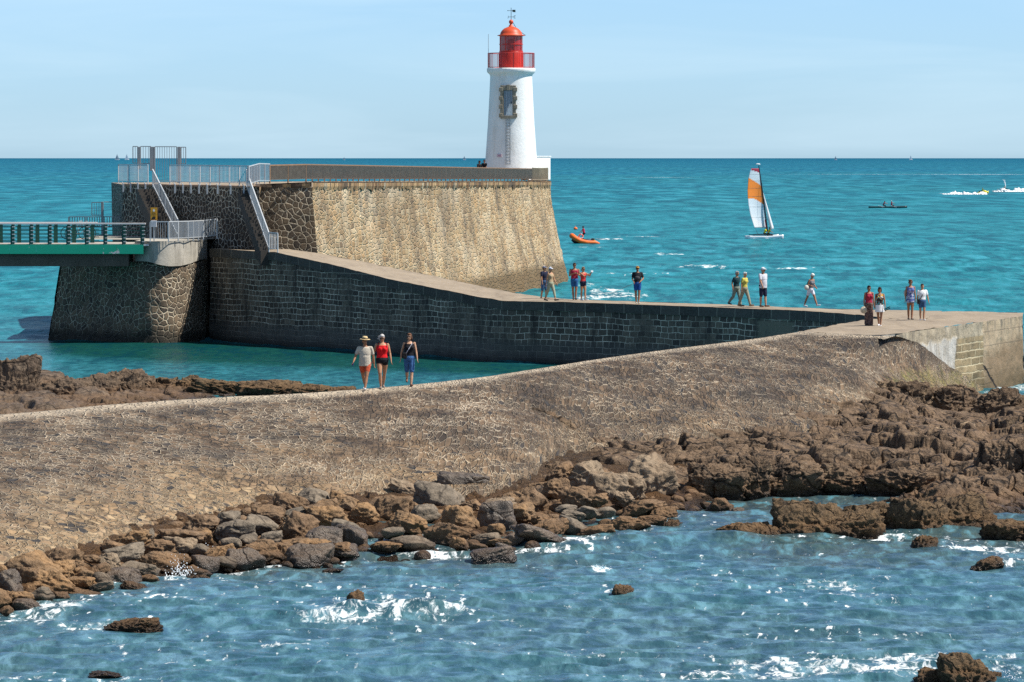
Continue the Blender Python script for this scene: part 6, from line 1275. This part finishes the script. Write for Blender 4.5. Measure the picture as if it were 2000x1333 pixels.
# ================================================================== boats
yj = cloth('yellow_vest', (.78,.68,.02)); M_hull = paint('white_gelcoat', (.82,.82,.82), .25, var=.04)
def hull(mb, L_, w_, h_, rock_=.12, n=18, c=(0, 0, 0)):
    rings = []; vs = []
    for i in range(n+1):
        t = i/n; x = -L_/2+L_*t; ww = w_*math.sin(PI*min(1, (1-t)*1.15+.02))**.5 if t > .5 else w_*(.75+.25*math.sin(PI*t)); ww = max(ww, .02); zt = h_+rock_*max(0, t-.55)**1.5*4; zb = -h_*.5+rock_*2.2*max(0, t-.6)**1.5*2
        for a in range(9):
            th = PI*a/8; vs.append((c[0]+x, c[1]-ww/2*math.cos(th), c[2]+zt-(zt-zb)*math.sin(th)))
    fs = [(i*9+a, i*9+a+1, (i+1)*9+a+1, (i+1)*9+a) for i in range(n) for a in range(8)]+[(i*9+8, i*9, (i+1)*9, (i+1)*9+8) for i in range(n)]+[tuple(range(9)), tuple(n*9+8-a for a in range(9))]
    mb.add(vs, fs)
# catamaran
cp = PZ(1497, 466.5, 0); CY = cp.y; k = mpp(CY)
cat_ = thing('catamaran', 'small sailing catamaran with orange and white sail and two crew in yellow vests', 'catamaran', cp, -.12)
def c2(u, v, y=0): return Vector(((u-1497)*k, y, (466.5-v)*k))
for yy, nm, dx in ((-1.1, 'a', 0), (1.1, 'b', -.55)):
    h = MB(); hull(h, 72*k if yy < 0 else 66*k, .42, .34, .16, c=(-0.1+dx, yy, .0)); h.build('hull', M_hull, cat_, True)
M_tr = paint('black_trampoline', (.02,.02,.022), .8); t = MB(); t.box((-.45, 0, .52), (2.3, 2.1, .04)); t.bar((.75, -1.15, .5), (.75, 1.15, .5), .09); t.bar((-1.6, -1.15, .5), (-1.6, 1.15, .5), .09); t.bar((-2.1, -1.15, .5), (.75, -1.15, .5), .08); t.build('trampoline', M_tr, cat_)
mp0, mp1 = c2(1499, 452), c2(1481.5, 324); MB().tube([mp0, mp0.lerp(mp1, .5)+Vector((.05, 0, 0)), mp1], [.085, .08, .06], 8).build('mast', paint('black_mast', (.015,.016,.018), .4), cat_)
MB().ell(c2(1480, 321.5), (.30, .12, .11), 12).build('mast_float', M_hull, cat_, True)
def sailmat(name, main, extra):
    m = NT(name); m.set(m.b, 'Base Color', main); m.set(m.b, 'Roughness', .6); tl = m.n('BsdfTranslucent', Color=main); mx = m.n('MixShader'); mx.inputs[0].default_value = .4; m.t.links.new(m.b.outputs[0], mx.inputs[1]); m.t.links.new(tl.outputs[0], mx.inputs[2]); m.t.links.new(mx.outputs[0], m.out.inputs[0]); return m.m
colz = {'pale': (.78,.84,.87), 'orange': (.98,.34,.05), 'white': (.85,.85,.85), 'red': (.45,.05,.09)}
def SF(v):  # luff and leech x (photo px) for a row
    lu = 1481.5+(v-324)*(17.5/128)-.4; le = np.interp(v, [329, 336, 350, 372, 386, 400, 420, 433, 445], [1468.5, 1466, 1462.8, 1461.3, 1461.8, 1463, 1467, 1471, 1475]); return le, lu
rowsv = np.linspace(329.5, 445, 60); gx = np.linspace(0, 1, 22); Ps = np.zeros((60, 22, 3)); code = np.zeros((60, 22))
for i, v in enumerate(rowsv):
    le, lu = SF(v)
    for j, s_ in enumerate(gx):
        u = le+(lu-le)*s_; Ps[i, j] = c2(u, v, .25*math.sin(PI*s_)*math.sin(PI*(i+12)/84)-(1-s_)*1.5)
Pm = (Ps[:-1, :-1]+Ps[1:, 1:])/2
me_o = grid_mesh('mainsail', Ps, sailmat('sail_pale', (*colz['pale'], 1), 0), cat_); sd_ = me_o.modifiers.new('t', 'SOLIDIFY'); sd_.thickness = .02
for nm in ('orange', 'white', 'red'): me_o.data.materials.append(sailmat('sail_'+nm, (*colz[nm], 1), 0))
idx = []
for i in range(59):
    v = rowsv[i]
    for j in range(21):
        s_ = gx[j]; up1 = 347+12*s_**1.2*1.3; dn1 = 386.5+14*s_**2.2
        m_i = 0
        if up1 < v < dn1: m_i = 1
        if v > 413+29*s_**.55: m_i = 2
        if v < 331+6*s_: m_i = 3
        if s_ > .86 and v > 429: m_i = 3
        idx.append(m_i)
me_o.data.polygons.foreach_set('material_index', idx)
for v in (341, 354, 368, 384, 404.5, 425):
    le, lu = SF(v); b = MB(); b.tube([c2(le+(lu-le)*s_, v, .25*math.sin(PI*s_)*math.sin(PI*((v-329)/2+12)/84)-(1-s_)*1.5-.02) for s_ in (0, .25, .5, .75, 1)], .012, 5); b.build('batten', paint('dark_batten', (.1,.12,.14), .6), me_o)
jb = np.zeros((30, 6, 3))
for i in range(30):
    t = i/29; l_, r_ = c2(1489.5+(1505.5-1489.5)*t, 377+(451-377)*t), c2(1490.5+(1511.5-1490.5)*t, 377+(446-377)*t)
    for j in range(6): jb[i, j] = l_.lerp(r_, j/5)+Vector((0, -.4*math.sin(PI*j/5)*t-.3*t, 0))
jo = grid_mesh('jib', jb, sailmat('sail_bright', (.86,.86,.86,1), 0), cat_); jo.modifiers.new('t', 'SOLIDIFY').thickness = .02
for a, b in ((c2(1484, 348), Vector((3.6*k*8, 0, .7))), (c2(1484, 348), Vector((-.2, -1.1, .5))), (c2(1484, 348), Vector((-.2, 1.1, .5)))): MB().tube([a, b], .012, 4).build('stay', paint('steel_wire_dark', (.2,.2,.2), .4), cat_)
MB().tube([c2(1475, 445), c2(1479, 456), c2(1484, 460)], .02, 5).build('mainsheet', paint('rope_pink', (.45,.25,.28), .7), cat_)
def sitter(u, v, D, z0, label, topm, botm, yaw, lean, group=None, H=1.7, arms=((.6, .15, .7), (.6, .15, .7)), legs=((1.3, 1.1), (1.3, 1.1)), hair=('dark', 'short'), topk='tee', skin=1, **kw):
    return person((XU(u, D), D, z0-.92*H/1.72+.13), yaw, H, label, topm, botm, skin=skin, legs=legs, arms=arms, lean=lean, sit=True, topk=topk, hair=hair, botk='trousers', shoe=None, vox=.02, group=group, **kw)
sitter(1492.5, 0, CY-.6, .56, 'left sailor in yellow vest hunched on the catamaran under the sail', yj, dk, 1.3, .35, 'catamaran crew')
sitter(1500, 0, CY-.3, .52, 'right sailor in yellow vest sitting beside the catamaran mast', yj, navy, 1.5, .3, 'catamaran crew')
# inflatable rescue boat with standing driver
rp = PZ(1143, 477, 0); RY = rp.y; k = mpp(RY); raft = thing('inflatable_boat', 'orange inflatable rescue boat with raised bow speeding to the left', 'inflatable boat', rp, 0)
M_o = paint('orange_rubber', (.85,.16,.02), .5, var=.1); M_ru = paint('dark_red_floor', (.25,.03,.03), .6); tb = MB()
def r2(u, v, y): return Vector(((u-1143)*k, y, (477-v)*k))
for y0 in (-.65, .65):
    tb = MB(); tb.tube([r2(1116.5, 461, y0*.25), r2(1118, 461.5, y0*.6), r2(1123, 465.5, y0), r2(1133, 471, y0*1.1), r2(1148, 474.5, y0*1.1), r2(1163, 474.3, y0), r2(1171, 476, y0)], [.30, .30, .30, .28, .27, .24, .07], 12); tb.build('tube', M_o, raft, True)
fl = MB(); fl.tube([r2(1118, 466, 0), r2(1126, 470.5, 0), r2(1140, 475, 0), r2(1160, 476, 0)], [.32, .45, .5, .45], 12); fl.build('hull', paint('black_hull', (.02,.02,.025), .5), raft, True)
MB().box(r2(1147, 471, 0), (1.1, .5, .12)).build('white_seat', M_hull, raft, bevel=.03)
en = MB(); en.box(r2(1158, 470, 0), (.42, .4, .5)); en.build('outboard_motor', paint('black_motor', (.03,.03,.03), .4), raft, bevel=.08); MB().box(r2(1160.5, 471.5, -.3), (.14, .1, .3)).build('fuel_tank', paint('fuel_yellow', (.7,.6,.05), .5), raft, bevel=.02)
lb = MB(); c0 = r2(1134.5, 462, -.45); lb.tube([c0+Vector((.24*math.cos(a*PI/10), .02*math.sin(a), .24*math.sin(a*PI/10))) for a in range(21)], .075, 8, False); lb.build('lifebuoy', cloth('buoy', (.6,.2,.2), pat=(4, [(.75,.2,.15), (.8,.8,.8), (.7,.12,.1)])), raft, True)
person((XU(1140.5, RY), RY, .32), -1.3, 1.78, 'lifeguard in red vest and black wetsuit standing in the orange boat', cloth('vest_red', (.6,.04,.09)), dk, skin=3, hair=('dark', 'short'), legs=((.55, .9), (.4, .8)), arms=((.5, .15, .5), (.6, .15, .5)), lean=.15, botk='trousers', vox=.02, cat='lifeguard')
by = PZ(1124, 448.7, 0); m = MB(); m.ell((0, 0, .12), (.28, .28, .22), 12); m.tube([(0, 0, .2), (0, 0, .5)], .04, 6); o = m.build('marker_buoy', M_o, None, True); o.location = by; tag(o, 'tiny orange buoy floating behind the orange boat', 'buoy')
# double rowing shell
sp_ = PZ(1735, 406.5, 0); SY = sp_.y; k = mpp(SY); sh_ = thing('rowing_boat', 'slim dark double rowing shell far out with two rowers', 'rowing boat', (sp_.x-.1, SY, 0), .06)
h = MB(); hull(h, 76*k, .6, .26, .06, c=(0, 0, .05)); h.build('hull', paint('dark_hull', (.02,.025,.03), .4), sh_, True)
for dx, sy in ((.6, 1), (-1.9, 1), (.6, -1), (-1.9, -1)):
    m = MB(); m.tube([(dx, sy*.2, .5), (dx+.5, sy*2.3, .25)], .03, 5); ob = m.build('oar', paint('oar_white', (.6,.6,.6), .5), sh_); MB().box((dx+.6, sy*2.45, .22), (.45, .4, .04)).build('blade', M_hull, ob)
crv = cloth('rower_crimson', (.35,.03,.07))
sitter(1724.5, 0, SY, .45, 'rower in crimson vest bent forward in the left seat of the shell', crv, dk, 1.4, .35, 'rowers in the dark shell', H=1.85, arms=((1.2, .1, .1), (1.2, .1, .1)))
sitter(1740.5, 0, SY, .48, 'rower in crimson vest sitting upright in the right seat with white cap', crv, dk, 1.4, -.05, 'rowers in the dark shell', H=1.85, arms=((1.2, .1, .1), (1.2, .1, .1)), hat=('cap', (.75,.75,.75)))
# jet skis with wakes
def jetski(u, v, yaw, cm_, cname, rider_label, vest):
    p = PZ(u, v, 0); o = thing('jet_ski', f'{cname} jet ski racing far out with a white wake', 'jet ski', p, yaw); h = MB(); hull(h, 3.1, 1.15, .45, .3, c=(0, 0, .1)); h.build('hull', cm_, o, True)
    m = MB(); m.ell((.35, 0, .75), (.75, .36, .32), 12); m.build('cowling', cm_, o, True); m = MB(); m.ell((-.6, 0, .72), (.7, .26, .18), 12); m.build('seat', blk_m, o, True); m = MB(); m.tube([(.25, -.38, 1.15), (.35, 0, 1.12), (.25, .38, 1.15)], .035, 6); m.bar((.35, 0, 1.1), (.55, 0, .85), .08); m.build('handlebar', blk_m, o)
    person((p.x-.25*math.cos(yaw), p.y, .0), yaw+PI/2, 1.78, rider_label, vest, dk, skin=1, sit=True, legs=((1.2, 1.2), (1.2, 1.2)), arms=((1.0, .2, .2), (1.0, .2, .2)), lean=.15, botk='trousers', shoe=None, vox=.024)
jetski(1920, 379.5, .12, paint('yellow_hull', (.7,.6,.03), .35), 'yellow and black', 'rider in lime vest upright on the yellow jet ski', cloth('lime', (.35,.5,.04)))
jetski(1962, 374.5, PI+.4, M_hull, 'white', 'rider in pale vest on the white jet ski', cloth('pale_vest', (.6,.5,.4)))
def wake(u0, u1, v, hh, seed, lab):
    a, b = PZ(u0, v, 0), PZ(u1, v, 0); n = 90; Rr = np.random.default_rng(seed); prof = np.clip(fbm(np.stack([np.linspace(0, 14, n), np.zeros(n), np.zeros(n)], 1), 3, seed)*.5+.75, .2, 2)*hh*np.clip(np.linspace(0, 5, n), .15, 1)
    P = np.zeros((7, n, 3)); D_ = a.y*.010
    for i, (dy, dz) in enumerate(((-1.6, -.1), (-1.0, .55), (-.4, .95), (0, 1), (.4, .9), (1, .5), (1.6, -.1))):
        P[i, :, 0] = np.linspace(a.x, b.x, n); P[i, :, 1] = a.y+dy*1.2+Rr.normal(size=n)*.25; P[i, :, 2] = prof*dz+(Rr.normal(size=n)*.12 if 0 < i < 6 else 0)
    tag(grid_mesh('wake_foam', P, paint('foam_white', (.85,.88,.9), .6, var=.02)), lab, None, None, 'stuff')
wake(1841, 1927, 380, .62, 3, 'white wake trailing behind the yellow jet ski'); wake(1939, 1958, 375, .45, 4, 'white bow wave left of the white jet ski'); wake(1962, 2060, 375, .9, 5, 'white wake streaming right of the white jet ski')
Vs = []; Fs = []; nb = 0; V0, F0 = ico(1); p = np.array(PZ(1964, 373, 0))
for i in range(60):
    h_ = R.uniform(0, 2.6); Vs.append(V0*R.uniform(.03, .09)*np.array([1, 1, 2])+p+np.array([-.12*h_**1.5+R.normal()*.08*h_, R.normal()*.1, .8+h_])); Fs.append(F0+nb); nb += len(V0)
tag(tri_mesh('water_jet', np.vstack(Vs), np.vstack(Fs), paint('foam_white', (.85,.88,.9), .6)), 'thin water jet rising behind the white jet ski', None, None, 'stuff')
# distant sailing boats
def yacht(u, v, hpx, col_, label, D=21000, two=True):
    k = mpp(D); p = PY(u, v, D); o = thing('sailing_boat', label, 'sailing boat', (p.x, D, 0), 0, group='sailing boats on the horizon'); H_ = hpx*k
    h = MB(); hull(h, H_*.75, H_*.18, H_*.06, H_*.02); h.build('hull', M_hull, o, True); MB().tube([(0, 0, 0), (0, 0, H_)], H_*.012, 5).build('mast', paint('grey_mast', (.4,.4,.42), .5), o)
    m = MB(); m.add([(-H_*.02, 0, H_*.97), (-H_*.02, 0, H_*.12), (-H_*.34, 0, H_*.12), (-H_*.02, H_*.012, H_*.97), (-H_*.02, H_*.012, H_*.12), (-H_*.34, H_*.012, H_*.12)], [(0,1,2),(5,4,3),(0,3,4,1),(1,4,5,2),(2,5,3,0)]); m.build('mainsail', col_, o)
    if two: m = MB(); m.add([(H_*.02, 0, H_*.85), (H_*.30, 0, H_*.1), (H_*.04, 0, H_*.1), (H_*.02, H_*.012, H_*.85), (H_*.30, H_*.012, H_*.1), (H_*.04, H_*.012, H_*.1)], [(0,1,2),(5,4,3),(0,3,4,1),(1,4,5,2),(2,5,3,0)]); m.build('jib', col_, o)
gs = paint('grey_sail', (.3,.36,.42), .7); ws = paint('white_sail', (.85,.86,.88), .6)
yacht(229, 309.6, 12, gs, 'left sailing boat of the close pair on the horizon, with grey sail'); yacht(248, 309.6, 12, ws, 'right sailing boat of the close pair on the horizon, with white sail')
yacht(672, 309.6, 6, gs, 'tiny grey sail on the horizon above the slatted railing'); yacht(907, 309.6, 8, gs, 'tiny grey sail on the horizon just left of the lighthouse')
yacht(1632, 309.6, 8, gs, 'tiny grey sail on the horizon right of the catamaran'); yacht(1779, 309.6, 9, ws, 'small white sail on the horizon above the rowing shell')
